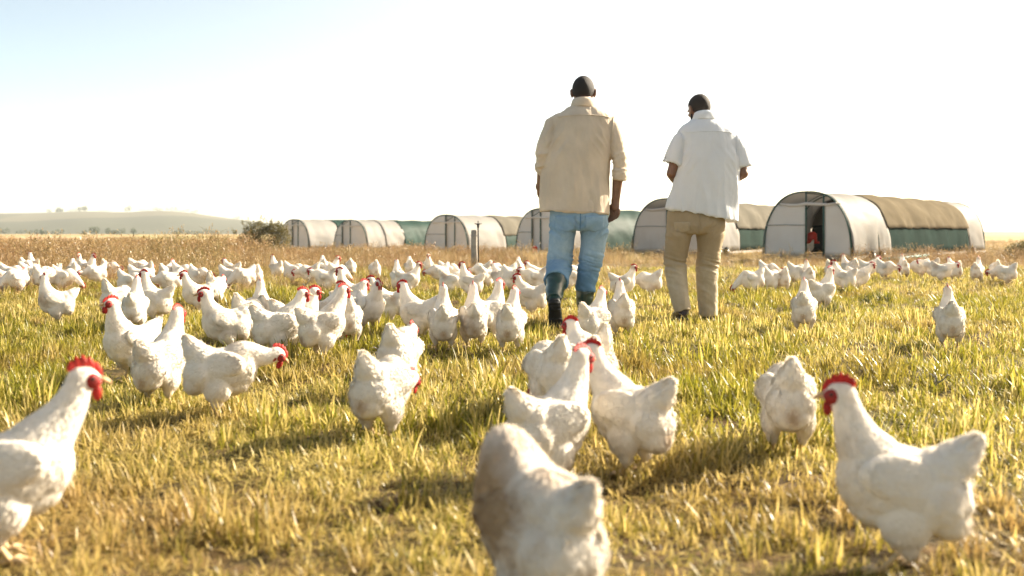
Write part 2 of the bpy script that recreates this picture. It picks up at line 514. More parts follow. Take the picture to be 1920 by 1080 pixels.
# dry weed belt behind the flock (none grows through the tunnel floors)
TUNNEL_SPOTS = [(6.98, 23.6, 40), (4.41, 28.3, 31), (0.96, 33.3, 40), (-2.70, 40.6, 32), (-8.28, 51.0, 31), (-11.39, 52.0, 31)]
protos = [weed(200 + k, 9, 0.16, 0.28, 0.55, 3) for k in range(5)]
protos += [blades(230 + k, 60, 0.14, 0.18, 0.42, 0.0045, 0.30, 0.12, 4) for k in range(4)]
protos += [weed(250 + k, 5, 0.10, 0.35, 0.62, 2) for k in range(3)]
def wd(y):
    if y < 9: return 0.3
    if y < 10: return 2.0
    if y < 14: return 17
    if y < 24: return 15
    if y < 38: return 12
    return 4
pts = cone_points(7.0, 95.0, wd, 2.0)
P, ro, sc, dr, ti, ix = [], [], [], [], [], []
for x, y in pts:
    side = x / y                                                       # the belt is tall to the west, low to the east
    hgt = 0.92 if side < -0.25 else (0.66 if side < 0.12 else 0.62)
    n = nz(x, y, 0.35, 12.0); m = nz(x, y, 0.12, 30.0)
    if side > 0.1 and y < 22: hgt *= 0.8
    hgt *= max(0.50, min(1.0, 0.50 + (y - 11) * 0.06))
    if y > 24: hgt *= 0.9
    if n < -0.25 and random.random() < 0.6: continue
    if any(abs((x - tx) * math.cos(R(ta)) - (y - ty) * math.sin(R(ta))) < 1.2 and -0.1 < (x - tx) * math.sin(R(ta)) + (y - ty) * math.cos(R(ta)) < 11.2 for tx, ty, ta in TUNNEL_SPOTS): continue
    s = hgt * random.uniform(0.5, 1.2) * (1 + 0.7 * n + 0.4 * nz(x, y, 1.3, 77.0))
    brown = 0.62 + 0.7 * m - 0.5 * side
    k = random.randint(0, 4) if random.random() < brown * 0.62 else random.randint(5, 8)
    if random.random() < 0.12: k = random.randint(9, 11)
    P.append((x, y, gh(x, y))); ro.append((random.uniform(-0.1, 0.1), random.uniform(-0.1, 0.1), random.uniform(0, 6.28)))
    w = s * (1.0 if y < 24 else 1.35); sc.append((w, w, s)); dr.append(min(1, max(0, 0.72 + 0.35 * m + 0.5 * nz(x, y, 0.6, 55.0) + random.gauss(0, 0.15)))); ti.append(min(0.9, max(0, 0.15 + 0.9 * m - 0.8 * side + 0.9 * nz(x, y, 1.0, 90.0) + random.gauss(0, 0.2)))); ix.append(k)
scatter('dry_weeds', protos, MAT['weed'], P, ro, sc, dr, ti, ix, 'tall dry brown weeds and seeding grass behind the flock')
# ------------------------------------------------------------------ hens
POSE = {  # head forward, head height, head pitch (deg), body pitch (deg)
    'tall': (0.092, 0.352, 4, 8), 'alert': (0.112, 0.337, 0, 3), 'walk': (0.150, 0.310, -4, 0),
    'bow': (0.160, 0.300, -52, 4), 'mid': (0.180, 0.255, -14, -4), 'low': (0.205, 0.175, -30, -4), 'peck': (0.205, 0.080, -62, -5)}

def fnoise(p, s, o): return noise.fractal(Vector((p[0] * s + o, p[1] * s, p[2] * s)), 1.0, 2.0, 3)

def soft_normals(m, N):
    m.polygons.foreach_set('use_smooth', [True] * len(m.polygons))
    m.normals_split_custom_set_from_vertices(N.tolist())

def feather_strips(Pt, Nn, Fl, Ln, Wd, rng, lift=1.0):
    n = len(Pt)
    u = Fl - Nn * (Fl * Nn).sum(1)[:, None]
    u /= np.linalg.norm(u, axis=1)[:, None] + 1e-9
    a = rng.normal(0, 0.20, n)[:, None]
    w = np.cross(Nn, u)
    u, w = u * np.cos(a) + w * np.sin(a), w * np.cos(a) - u * np.sin(a)
    rows = []
    lf = rng.uniform(0.0, 1.0, n) ** 2 * lift
    for t, wf, up in ((0.0, 0.55, -0.0012), (0.4, 1.0, 0.0012), (0.78, 0.85, 0.0017)):
        c = Pt + u * (Ln * t)[:, None] + Nn * (up * (0.30 + 0.5 * lf))[:, None]
        rows.append(c - w * (Wd * wf * 0.5)[:, None] - Nn * (0.10 * Wd * wf)[:, None])
        rows.append(c + w * (Wd * wf * 0.5)[:, None] - Nn * (0.10 * Wd * wf)[:, None])
    rows.append(Pt + u * Ln[:, None] + Nn * (0.0003 + 0.0014 * lf)[:, None])
    V = np.stack(rows, 1).reshape(-1, 3)
    jn = Nn + rng.normal(0, 0.10, (n, 3)); side = 0.28
    NN = np.stack([jn - w * side, jn + w * side, jn - w * side, jn + w * side, jn - w * side + u * .15, jn + w * side + u * .15, jn + u * .25], 1).reshape(-1, 3)
    NN /= np.linalg.norm(NN, axis=1)[:, None]
    base = (np.arange(n) * 7)[:, None]
    pat = np.array([0, 2, 3, 1, 2, 4, 5, 3, 4, 6, 5])
    loops = (base + pat).ravel()
    st = (np.arange(n) * 11)[:, None] + np.array([0, 4, 8]); to = np.tile([4, 4, 3], n)
    return V, loops, st.ravel(), to, NN

def sample_surface(me, n, rng):
    me.calc_loop_triangles()
    t = np.empty(len(me.loop_triangles) * 3, np.int32); me.loop_triangles.foreach_get('vertices', t); t = t.reshape(-1, 3)
    V = co_of(me); N = no_of(me)
    A = V[t]; ar = np.linalg.norm(np.cross(A[:, 1] - A[:, 0], A[:, 2] - A[:, 0]), axis=1)
    k = rng.choice(len(t), n, p=ar / ar.sum())
    r1 = np.sqrt(rng.uniform(size=n)); r2 = rng.uniform(size=n)
    b = np.stack([1 - r1, r1 * (1 - r2), r1 * r2], 1)
    P = (A[k] * b[:, :, None]).sum(1); Q = (N[t[k]] * b[:, :, None]).sum(1)
    return P, Q / (np.linalg.norm(Q, axis=1)[:, None] + 1e-9)

def make_hen(pose, seed=0, voxel=0.0075, nf=2600, turn=0.0, tail_up=0.0, stride=0.0, dirty=0.14, buff=False, dx=0.0, dz=0.0, comb=0.62, fat=1.0, nk=1.0, brown_wing=False, saddle=False):
    """returns an Empty whose children are the hen's parts; the hen faces +X with its feet at the origin"""
    rng = np.random.default_rng(1000 + seed)
    hx, hz, hp, bp = POSE[pose]; hx += dx; hz += dz
    fm = MAT['feather_buff'] if buff else MAT['feather']
    root = empty('hen', (0, 0, 0))
    B = Matrix.Translation((0, 0, 0.15)) @ Matrix.Rotation(R(-bp), 4, 'Y') @ Matrix.Translation((0, 0, -0.15))
    prim = []   # centre, mean radius, flow, feather length
    g = Geo()
    def el(c, r, flow, fl, pitch=0.0, rot=True):
        c = Vector(c); flow = Vector(flow)
        if rot: c = B @ c; flow = B.to_3x3() @ flow
        M3 = Matrix.Rotation(R(-pitch - (bp if rot else 0)), 3, 'Y')
        g.ball(c, r, M3)
        prim.append((c, sum(r) / 3, flow, fl))
    el((0.008, 0, 0.175), (0.122, 0.083 * fat, 0.082), (-1, 0, -0.15), 0.027)
    el((0.066, 0, 0.182), (0.062, 0.068 * fat, 0.078), (-0.6, 0, -0.8), 0.024)
    el((0.030, 0, 0.140), (0.080, 0.064 * fat, 0.062), (-0.8, 0, -0.5), 0.026)
    el((-0.066, 0, 0.158), (0.070, 0.076 * fat, 0.072), (-1, 0, -0.5), 0.027)
    if saddle: el((-0.015, 0, 0.225), (0.095, 0.072, 0.060), (-1, 0, 0.1), 0.028)
    el((-0.088, 0, 0.128), (0.046, 0.060 * fat, 0.050), (-0.6, 0, -0.9), 0.026)
    for s in (-1, 1):
        el((-0.012, s * 0.045, 0.110), (0.052, 0.036, 0.056), (-0.4, 0, -1), 0.025)
        el((-0.018, s * 0.044, 0.070), (0.024, 0.022, 0.034), (-0.2, 0, -1), 0.022, rot=False)
    tu = tail_up
    for k, (x, z, rx, ry, rz) in enumerate(((-0.070, 0.212, 0.056, 0.058, 0.042), (-0.096, 0.236 + 0.3 * tu, 0.044, 0.044, 0.040), (-0.112, 0.256 + 0.7 * tu, 0.034, 0.026, 0.034), (-0.124, 0.272 + tu, 0.024, 0.015, 0.025))):
        el((x, 0, z), (rx, ry, rz), (-0.75, 0, 0.65 if k else 0.2), 0.028, 40)
    # neck and head
    p = R(hp)
    Tn = Matrix.Rotation(turn, 3, 'Z')
    base = B @ Vector((0.055, 0, 0.212))
    fw = Tn @ Vector((math.cos(p), 0, math.sin(p))); up = Tn @ Vector((-math.sin(p), 0, math.cos(p))); sd = Tn @ Vector((0, 1, 0))
    half = Matrix.Rotation(turn * 0.6, 3, 'Z')
    off = half @ Vector((hx - base.x, 0, 0)); H = Vector((base.x, 0, 0)) + off; H.z = hz
    w = max(0.0, math.cos(p)) ** 2
    p3 = H - fw * 0.008
    p2 = p3 - up * 0.060 * w - fw * (0.012 + 0.06 * (1 - w))
    p1 = base + Vector((0.028, 0, 0.035 if hz > 0.2 else 0.0))
    for i in range(13):
        t = i / 12
        c = base * (1 - t) ** 3 + p1 * 3 * t * (1 - t) ** 2 + p2 * 3 * t * t * (1 - t) + p3 * t ** 3
        d = ((p1 - base) * (1 - t) ** 2 + (p2 - p1) * 2 * t * (1 - t) + (p3 - p2) * t * t).normalized()
        r = 0.066 * (1 - t) ** 1.25 + 0.0275 * (1 - (1 - t) ** 1.25)
        r *= 1 + (nk - 1) * min(1, 2.2 * (1 - t))
        g.ball(c, (r, r * 0.96, r)); prim.append((c, r, -d, 0.022 - 0.008 * t))
    HM = Matrix((fw, sd, up)).transposed()
    g.ball(H, (0.031, 0.0245, 0.0275), HM); prim.append((H, 0.027, -fw - up * 0.3, 0.011))
    g.ball(H + fw * 0.018 - up * 0.004, (0.020, 0.016, 0.016), HM); prim.append((H + fw * 0.018, 0.016, -fw, 0.008))
    body = remesh(g, voxel, 5, 0.5, 'hen_body')
    hp_ = lambda x, y, z: H + fw * x + sd * y + up * z

    C = np.array([tuple(q[0]) for q in prim]); Rr = np.array([q[1] for q in prim])
    Fw = np.array([tuple(q[2].normalized()) for q in prim]); Lw = np.array([q[3] for q in prim])
    vent = np.array(tuple(B @ Vector((-0.128, 0, 0.128))))
    def dirt_at(Pt):
        d = 0.85 * np.exp(-((Pt - vent) ** 2).sum(1) / 0.024 ** 2)
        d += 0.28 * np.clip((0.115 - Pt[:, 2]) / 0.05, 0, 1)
        nn = np.array([fnoise(q, 9.0, seed * 3.7) for q in Pt])
        d += dirty * 2.2 * np.clip(nn - 0.12, 0, 1)
        if brown_wing:
            d += 1.2 * np.exp(-(((Pt - np.array([0.02, 0.09, 0.215])) / np.array([0.06, 0.05, 0.06])) ** 2).sum(1))
            d += 1.0 * np.exp(-(((Pt - np.array([0.075, 0.02, 0.27])) / np.array([0.05, 0.07, 0.05])) ** 2).sum(1))
        return np.clip(d, 0, 1)
    bv = co_of(body)
    fattr(body, 'dirt', dirt_at(bv)); fattr(body, 'rnd', np.zeros(len(bv)))
    mesh_obj('body', body, fm, root)

    def plume(me, n, parent, name, Lscale=1.0, flow=None, L=None, lift=1.0, skip_head=True, fluff=True, face_on=None):
        Pt, Nn = sample_surface(me, n, rng)
        D = np.linalg.norm(Pt[:, None, :] - C[None], axis=2) - Rr[None]
        wgt = np.exp(-(np.maximum(D, 0) / 0.010) ** 1.0) + 1e-6
        Fl = (wgt[:, :, None] * Fw[None]).sum(1) if flow is None else np.tile(np.array(flow), (n, 1))
        Ln = (wgt * Lw[None]).sum(1) / wgt.sum(1) if L is None else np.full(n, L)
        Ln = Ln * rng.uniform(0.6, 1.15, n) * Lscale * 0.62
        Wd = Ln * rng.uniform(0.42, 0.62, n)
        if face_on is not None:                                 # keep off the thin rim
            keep = np.abs(Nn @ face_on) > 0.6
            Pt, Nn, Fl, Ln, Wd = Pt[keep], Nn[keep], Fl[keep], Ln[keep], Wd[keep]
        if skip_head:
            q = Pt - np.array(tuple(H)); lx = q @ np.array(tuple(fw)); lz = q @ np.array(tuple(up))
            keep = ~((lx > 0.004) & (np.linalg.norm(q, axis=1) < 0.042) & (lz < 0.016))
            Pt, Nn, Fl, Ln, Wd = Pt[keep], Nn[keep], Fl[keep], Ln[keep], Wd[keep]
        V, lo, st, to, NN = feather_strips(Pt, Nn, Fl, Ln, Wd, rng, lift)
        da = np.repeat(dirt_at(Pt), 7); ra = np.repeat(rng.uniform(0, 1, len(Pt)), 7)
        if fluff and nf >= 1900:                                # loose down standing off the body
            k = rng.choice(len(Pt), int(len(Pt) * 0.55), replace=False)
            p0, n0 = Pt[k] - Nn[k] * 0.001, Nn[k]
            d = Fl[k] / (np.linalg.norm(Fl[k], axis=1)[:, None] + 1e-9); d = d - n0 * (d * n0).sum(1)[:, None] + n0 * rng.uniform(0.15, 0.6, len(k))[:, None] + rng.normal(0, .18, (len(k), 3))
            d /= np.linalg.norm(d, axis=1)[:, None]
            ws = np.cross(n0, d); ws /= np.linalg.norm(ws, axis=1)[:, None] + 1e-9
            lnk = (Ln[k] * rng.uniform(0.7, 1.6, len(k)))[:, None]
            FV = np.stack([p0 - ws * 0.0011, p0 + ws * 0.0011, p0 + d * lnk + n0 * -0.15 * lnk], 1).reshape(-1, 3)
            b0 = len(V); V = np.concatenate([V, FV]); NN = np.concatenate([NN, np.repeat(n0, 3, 0)])
            st = np.concatenate([st, len(lo) + np.arange(len(k)) * 3]); to = np.concatenate([to, np.full(len(k), 3)])
            lo = np.concatenate([lo, b0 + (np.arange(len(k))[:, None] * 3 + np.array([0, 2, 1])).ravel()])
            da = np.concatenate([da, np.repeat(dirt_at(Pt[k]), 3)]); ra = np.concatenate([ra, np.zeros(len(k) * 3)])
        m = np_mesh('hen_' + name, V, lo, st, to)
        soft_normals(m, NN)
        fattr(m, 'dirt', da); fattr(m, 'rnd', ra)
        return mesh_obj(name, m, fm, parent, False)
    if nf: plume(body, nf, root, 'plumage')['kind'] = 'stuff'

    # wings folded against the sides
    for s in (-1, 1):
        gw = Geo(); V, F = ico(3 if nf > 900 else 2); vv = []
        for q in V:
            x, y, z = q
            taper = 0.40 + 0.60 * min(1, max(0, (x + 1) / 1.3)) ** 0.8
            pz = z * 0.050 * taper + 0.012 * (-(x - 0.2)) * 0.4
            vv.append(Vector((x * 0.098, y * 0.020 * taper, pz)))
        W = B @ Matrix.Translation((-0.018, s * 0.0550 * fat, 0.198)) @ Matrix.Rotation(s * R(13), 4, 'Z') @ Matrix.Rotation(R(-6), 4, 'Y') @ Matrix.Rotation(s * R(13), 4, 'X')
        gw.add([W @ q for q in vv], F)
        wm = gw.mesh('hen_wing'); wv = co_of(wm)
        fattr(wm, 'dirt', dirt_at(wv)); fattr(wm, 'rnd', np.zeros(len(wv)))
        wo = mesh_obj('wing', wm, fm, root)
        if nf: plume(wm, int(nf * 0.16), wo, 'wing_feathers', 1.0, (-1, 0, -0.12), 0.034, 0.6, False, True, np.array(tuple((W.to_3x3() @ Vector((0, 1, 0))).normalized())))['kind'] = 'stuff'
    # tail: long feathers folded like a tent over the tail stump
    tv, tl, ts, tt, td = [], [], [], [], []
    nt_ = 16 if nf > 900 else 9
    for k in range(nt_):
        f = (k / (nt_ - 1)) * 2 - 1
        b0 = B @ Vector((-0.062, f * 0.030, 0.222 - abs(f) * 0.022)); tip = B @ Vector((-0.134 - 0.012 * rng.uniform() + 0.030 * abs(f) ** 1.5, f * 0.024, 0.294 + tu * 1.2 - 0.085 * abs(f) ** 1.4 + 0.006 * rng.uniform()))
        d = tip - b0; nrm = Vector((0.35, f * 1.2, 0.9 - 0.5 * abs(f))).normalized(); wd_ = d.cross(nrm).normalized()
        i0 = len(tv)
        for t, ww in ((0, 0.4), (0.35, 0.85), (0.7, 1.0), (0.92, 0.75)):
            c = b0 + d * t + nrm * (0.004 + 0.008 * math.sin(t * 2.6))
            tv.append(c - wd_ * 0.017 * ww); tv.append(c + wd_ * 0.017 * ww)
        tv.append(tip + nrm * 0.002)
        for j in range(3): ts.append(len(tl)); tt.append(4); tl += [i0 + 2 * j, i0 + 2 * j + 1, i0 + 2 * j + 3, i0 + 2 * j + 2]
        ts.append(len(tl)); tt.append(3); tl += [i0 + 6, i0 + 7, i0 + 8]
    tm = np_mesh('hen_tail', np.array([tuple(q) for q in tv]), tl, ts, tt)
    tvn = co_of(tm); fattr(tm, 'dirt', dirt_at(tvn) + 0.12 * (tvn[:, 2] > 0.27)); fattr(tm, 'rnd', np.repeat(rng.uniform(0, 1, nt_), 9))
    mesh_obj('tail', tm, fm, root)

    # comb, face, wattles, beak, eyes
    cv, cf = [], []; nS = 22
    for i in range(nS):
        s = i / (nS - 1); x = 0.036 - 0.068 * s
        zb = 0.010 + 0.014 * math.sin(min(1, s * 1.6) * math.pi / 2)
        h = comb * (0.005 + 0.026 * math.sin(math.pi * min(1, 0.10 + s * 0.9)) ** 0.7 * (0.55 + 0.45 * abs(math.sin(5 * math.pi * s)))) 
        flop = 0.25 * s
        for y, z in ((-0.0042, zb - 0.006), (-0.0020, zb + h * 0.6), (0.0, zb + h), (0.0020, zb + h * 0.6), (0.0042, zb - 0.006)):
            cv.append(hp_(x - 0.2 * max(0, z - zb), y + flop * max(0, z - zb), z))
    for i in range(nS - 1):
        for k in range(4): a = i * 5 + k; cf.append((a, a + 1, a + 6, a + 5))
    mesh_obj('comb', pydata('hen_comb', cv, cf), MAT['comb'], root)
    fv = Geo()
    for s in (-1, 1):
        fv.ball(hp_(0.013, s * 0.0165, -0.003), (0.0190, 0.0088, 0.0165), HM); fv.ball(hp_(-0.006, s * 0.019, -0.017), (0.0085, 0.005, 0.012), HM)
    fv.build('face', MAT['face'], root)
    for s in (-1, 1):
        Geo().ball(hp_(0.024, s * 0.0085, -0.028), (0.0095, 0.0045, 0.0175), HM).build('wattle', MAT['comb'], root)
    be = Geo().tube([hp_(0.028, 0, -0.002), hp_(0.040, 0, -0.004), hp_(0.049, 0, -0.009), hp_(0.053, 0, -0.014)], [0.0085, 0.0066, 0.0038, 0.0008], 8)
    be.build('beak', MAT['beak'], root)
    if nf > 900:
        for s in (-1, 1): Geo().ball(hp_(0.014, s * 0.0235, 0.002), (0.0048, 0.0036, 0.0048), HM, 1).build('eye', MAT['eye'], root)
    for s in (-1, 1):
        st_ = stride * s
        fx = 0.004 + st_; hk = Vector((-0.030 + st_ * 0.45, s * 0.040, 0.070)); ft = Vector((fx, s * 0.040, 0.010))
        lg = Geo().tube([Vector((-0.012 + st_ * 0.2, s * 0.042, 0.095)), hk, hk.lerp(ft, 0.5), ft], [0.012, 0.0075, 0.0055, 0.0065], 7)
        for an, ln in ((0, 0.050), (38, 0.042), (-38, 0.042), (175, 0.020)):
            dd = Vector((math.cos(R(an)), math.sin(R(an)), 0))
            lg.tube([ft, ft + dd * ln * 0.5 + Vector((0, 0, 0.003)), ft + dd * ln - Vector((0, 0, 0.006))], [0.0055, 0.0045, 0.0018], 5)
        lg.build('leg', MAT['shank'], root)
    return root

def place(root, px, py, yaw, scale=1.0, label=None, group='white hens grazing on the pasture'):
    x, y = at(px, py)
    root.location = (x, y, gh(x, y)); root.rotation_euler = (0, 0, R(yaw) - math.atan2(x, y))   # yaw is told against the line of sight; root.scale = (scale,) * 3
    return tag(root, label, 'hen', group)

def dup(root):
    r = root.copy(); COL.objects.link(r)
    for ch in list(root.children):
        c = ch.copy(); COL.objects.link(c); c.parent = r
        for g2 in list(ch.children):
            d = g2.copy(); COL.objects.link(d); d.parent = c
    return r
# px, py of the ground, facing (0 = to the east, 90 = away, 180 = to the west, 270 = to the camera), pose, options, scale, label
NEAR = [
 (12, 1062, 2, 'alert', dict(dx=0.030, dz=0.012, nf=7500, voxel=.006, comb=.9), 1.0, 'large white hen cut off by the picture edge, red comb up, striding towards the flock'),
 (1008, 1172, 126, 'bow', dict(nf=9000, voxel=.006, turn=-.5, comb=.4, fat=1.10, nk=1.30, dz=-.02, brown_wing=True, dirty=.35, saddle=True, tail_up=.0), 1.10, 'closest hen, seen from behind with a brown patch on its wing and neck'),
 (1688, 1052, 178, 'alert', dict(nf=7500, voxel=.006, stride=.03, dz=0.012, dx=.004, comb=.8), .96, 'large white hen in full profile with bright red face and raised tail'),
 (1476, 852, 97, 'peck', dict(nf=5500), 1.0, 'white hen with its head down and tail peaked, near the big profile hen'),
 (1030, 905, 44, 'alert', dict(nf=6000, voxel=.0065, dx=.012, dz=.01), 1.08, 'white hen with its back to us, touching beaks with the hen facing it'),
 (1182, 878, 143, 'alert', dict(nf=6000, voxel=.0065, dx=.022, turn=.15), 1.0, 'white hen with orange-stained rump meeting the other hen beak to beak'),
 (1034, 792, 108, 'peck', dict(nf=3800), 1.0, 'hen with a buff-edged tail partly hidden behind the hen that touches beaks'),
 (1096, 776, 105, 'alert', dict(nf=3400, turn=.7, dz=-.035), 1.0, 'hen of which the neck and comb show between the boots and the two meeting hens'),
 (1108, 768, 115, 'mid', dict(nf=3400, tail_up=.02), 1.0, 'hen with an orange-tipped tail rising behind the hen that looks to the boots'),
 (1112, 648, 62, 'alert', dict(nf=2900), 1.0, 'white hen with raised tail standing right behind the heel of the straight boot'),
 (1166, 634, 97, 'alert', dict(nf=2900, dirty=.3), 1.0, 'grey-necked white hen seen from behind beside the green boots'),
 (957, 660, 82, 'alert', dict(nf=2900, turn=-.3), 1.0, 'rear-facing hen at the end of the row, next to the tilted boot sole'),
 (919, 632, 48, 'tall', dict(nf=2600), 1.0, 'tall hen showing its red face sideways between two rear-facing hens'),
 (888, 652, 92, 'tall', dict(nf=2900, dirty=.4), .97, 'grey-backed hen seen from behind in the middle of the row'),
 (831, 656, 90, 'tall', dict(nf=2900), 1.03, 'rear-facing hen with its neck straight up, below the fence post'),
 (786, 640, 158, 'alert', dict(nf=2600), .98, 'white hen turning its dark red face away, first of the rear-facing row'),
 (728, 604, 174, 'alert', dict(nf=2600, dirty=.35, dx=.02), 1.04, 'cream hen in profile with buff tail and dark red face, walking past the row'),
 (748, 738, 72, 'mid', dict(nf=3400), 1.0, 'hen half hidden behind the big rear-facing hen, its pale neck beside the tail'),
 (716, 822, 60, 'low', dict(nf=6000, voxel=.0065, stride=.02), 1.06, 'big white hen seen from behind with its head down, one leg stretched in the shade'),
 (655, 585, 152, 'tall', dict(nf=2200), 1.03, 'white hen with upright neck and red face above the crowded group'),
 (693, 624, 300, 'alert', dict(nf=2600), .95, 'round-breasted cream hen facing the camera'),
 (656, 622, 30, 'alert', dict(nf=2400, dz=-.01), .92, 'pale hen peering out from behind the round-breasted hen'),
 (606, 678, 30, 'tall', dict(nf=3200, dx=.03, dirty=.3), .98, 'hen stretching its neck up in the front of the crowd, facing away from us'),
 (652, 652, 95, 'peck', dict(nf=2600), .98, 'white hen pecking behind the neck-stretching hen, rump towards us'),
 (522, 676, 18, 'alert', dict(nf=3400, dx=.02), 1.02, 'white hen with a tall pale red comb leading the crowded group'),
 (556, 664, 14, 'alert', dict(nf=2600, dz=-.015, dx=-.01), .98, 'hen whose comb shows just behind the leading hen'),
 (422, 664, 184, 'alert', dict(nf=3400, dirty=.35, dx=.0), 1.04, 'white hen with dark red face and thick grey neck, back to back with the leader'),
 (462, 648, 60, 'peck', dict(nf=2600), .98, 'fluffy hen with its head down behind the thick-necked hen'),
 (489, 634, 92, 'tall', dict(nf=2400, dz=-.01), .98, 'hen showing only a straight pale neck above the crowded group'),
 (608, 636, 22, 'alert', dict(nf=2600, dirty=.35), 1.0, 'grey-backed hen with small red comb in the rear of the crowd'),
 (415, 778, 4, 'low', dict(nf=6000, voxel=.0065, dz=.045, dx=-.005, stride=.02), 1.06, 'big white hen stooping in profile with bright red lowered face'),
 (302, 756, 56, 'tall', dict(nf=5500, dx=.02), 1.03, 'white hen facing away with tall neck and soiled rump, beside the stooping hen'),
 (244, 716, 214, 'tall', dict(nf=4400, turn=-.2), 1.03, 'white hen with large bright red comb standing chest forward beside the dark shadow'),
 (252, 622, 80, 'tall', dict(nf=2200), 1.02, 'hen of which a straight grey neck rises behind the bright red comb'),
 (290, 610, 144, 'tall', dict(nf=2400), 1.0, 'short-tailed hen with head turned away, behind the tall-necked pair'),
 (219, 602, 40, 'peck', dict(nf=2200, tail_up=.02), .98, 'hen with its tail up and head down, left of the bright red comb'),
 (104, 604, 176, 'tall', dict(nf=2700, turn=-1.2, dirty=.4, stride=.015), 1.02, 'lone grey-winged hen standing in profile at the edge of the weeds'),
 (370, 584, 186, 'alert', dict(nf=2200, dirty=.35), 1.03, 'grey-shouldered hen facing the lone hen, dark red face lowered'),
 (403, 574, 66, 'mid', dict(nf=1900, tail_up=.03), 1.02, 'hen with broad upright tail behind the grey-shouldered hen'),
 (1507, 622, 88, 'alert', dict(nf=2600, dirty=.4), 1.0, 'tan-necked hen seen from behind, one of two together below the big tunnel'),
 (1543, 582, 48, 'tall', dict(nf=1900, dirty=.4), 1.0, 'hen with bright red face standing behind the tan-necked hen'),
 (1781, 650, 96, 'alert', dict(nf=2900, dirty=.3), 1.0, 'solitary hen seen from behind in the open grass'),
 (995, 592, 172, 'alert', dict(nf=2000, dz=-.02), .98, 'hen with dark red comb just left of the tilted boot'),
]
for k, (px, py, yaw, pose, kw, sc_, lab) in enumerate(NEAR):
    place(make_hen(pose, seed=k, **kw), px, py, yaw, sc_, lab)

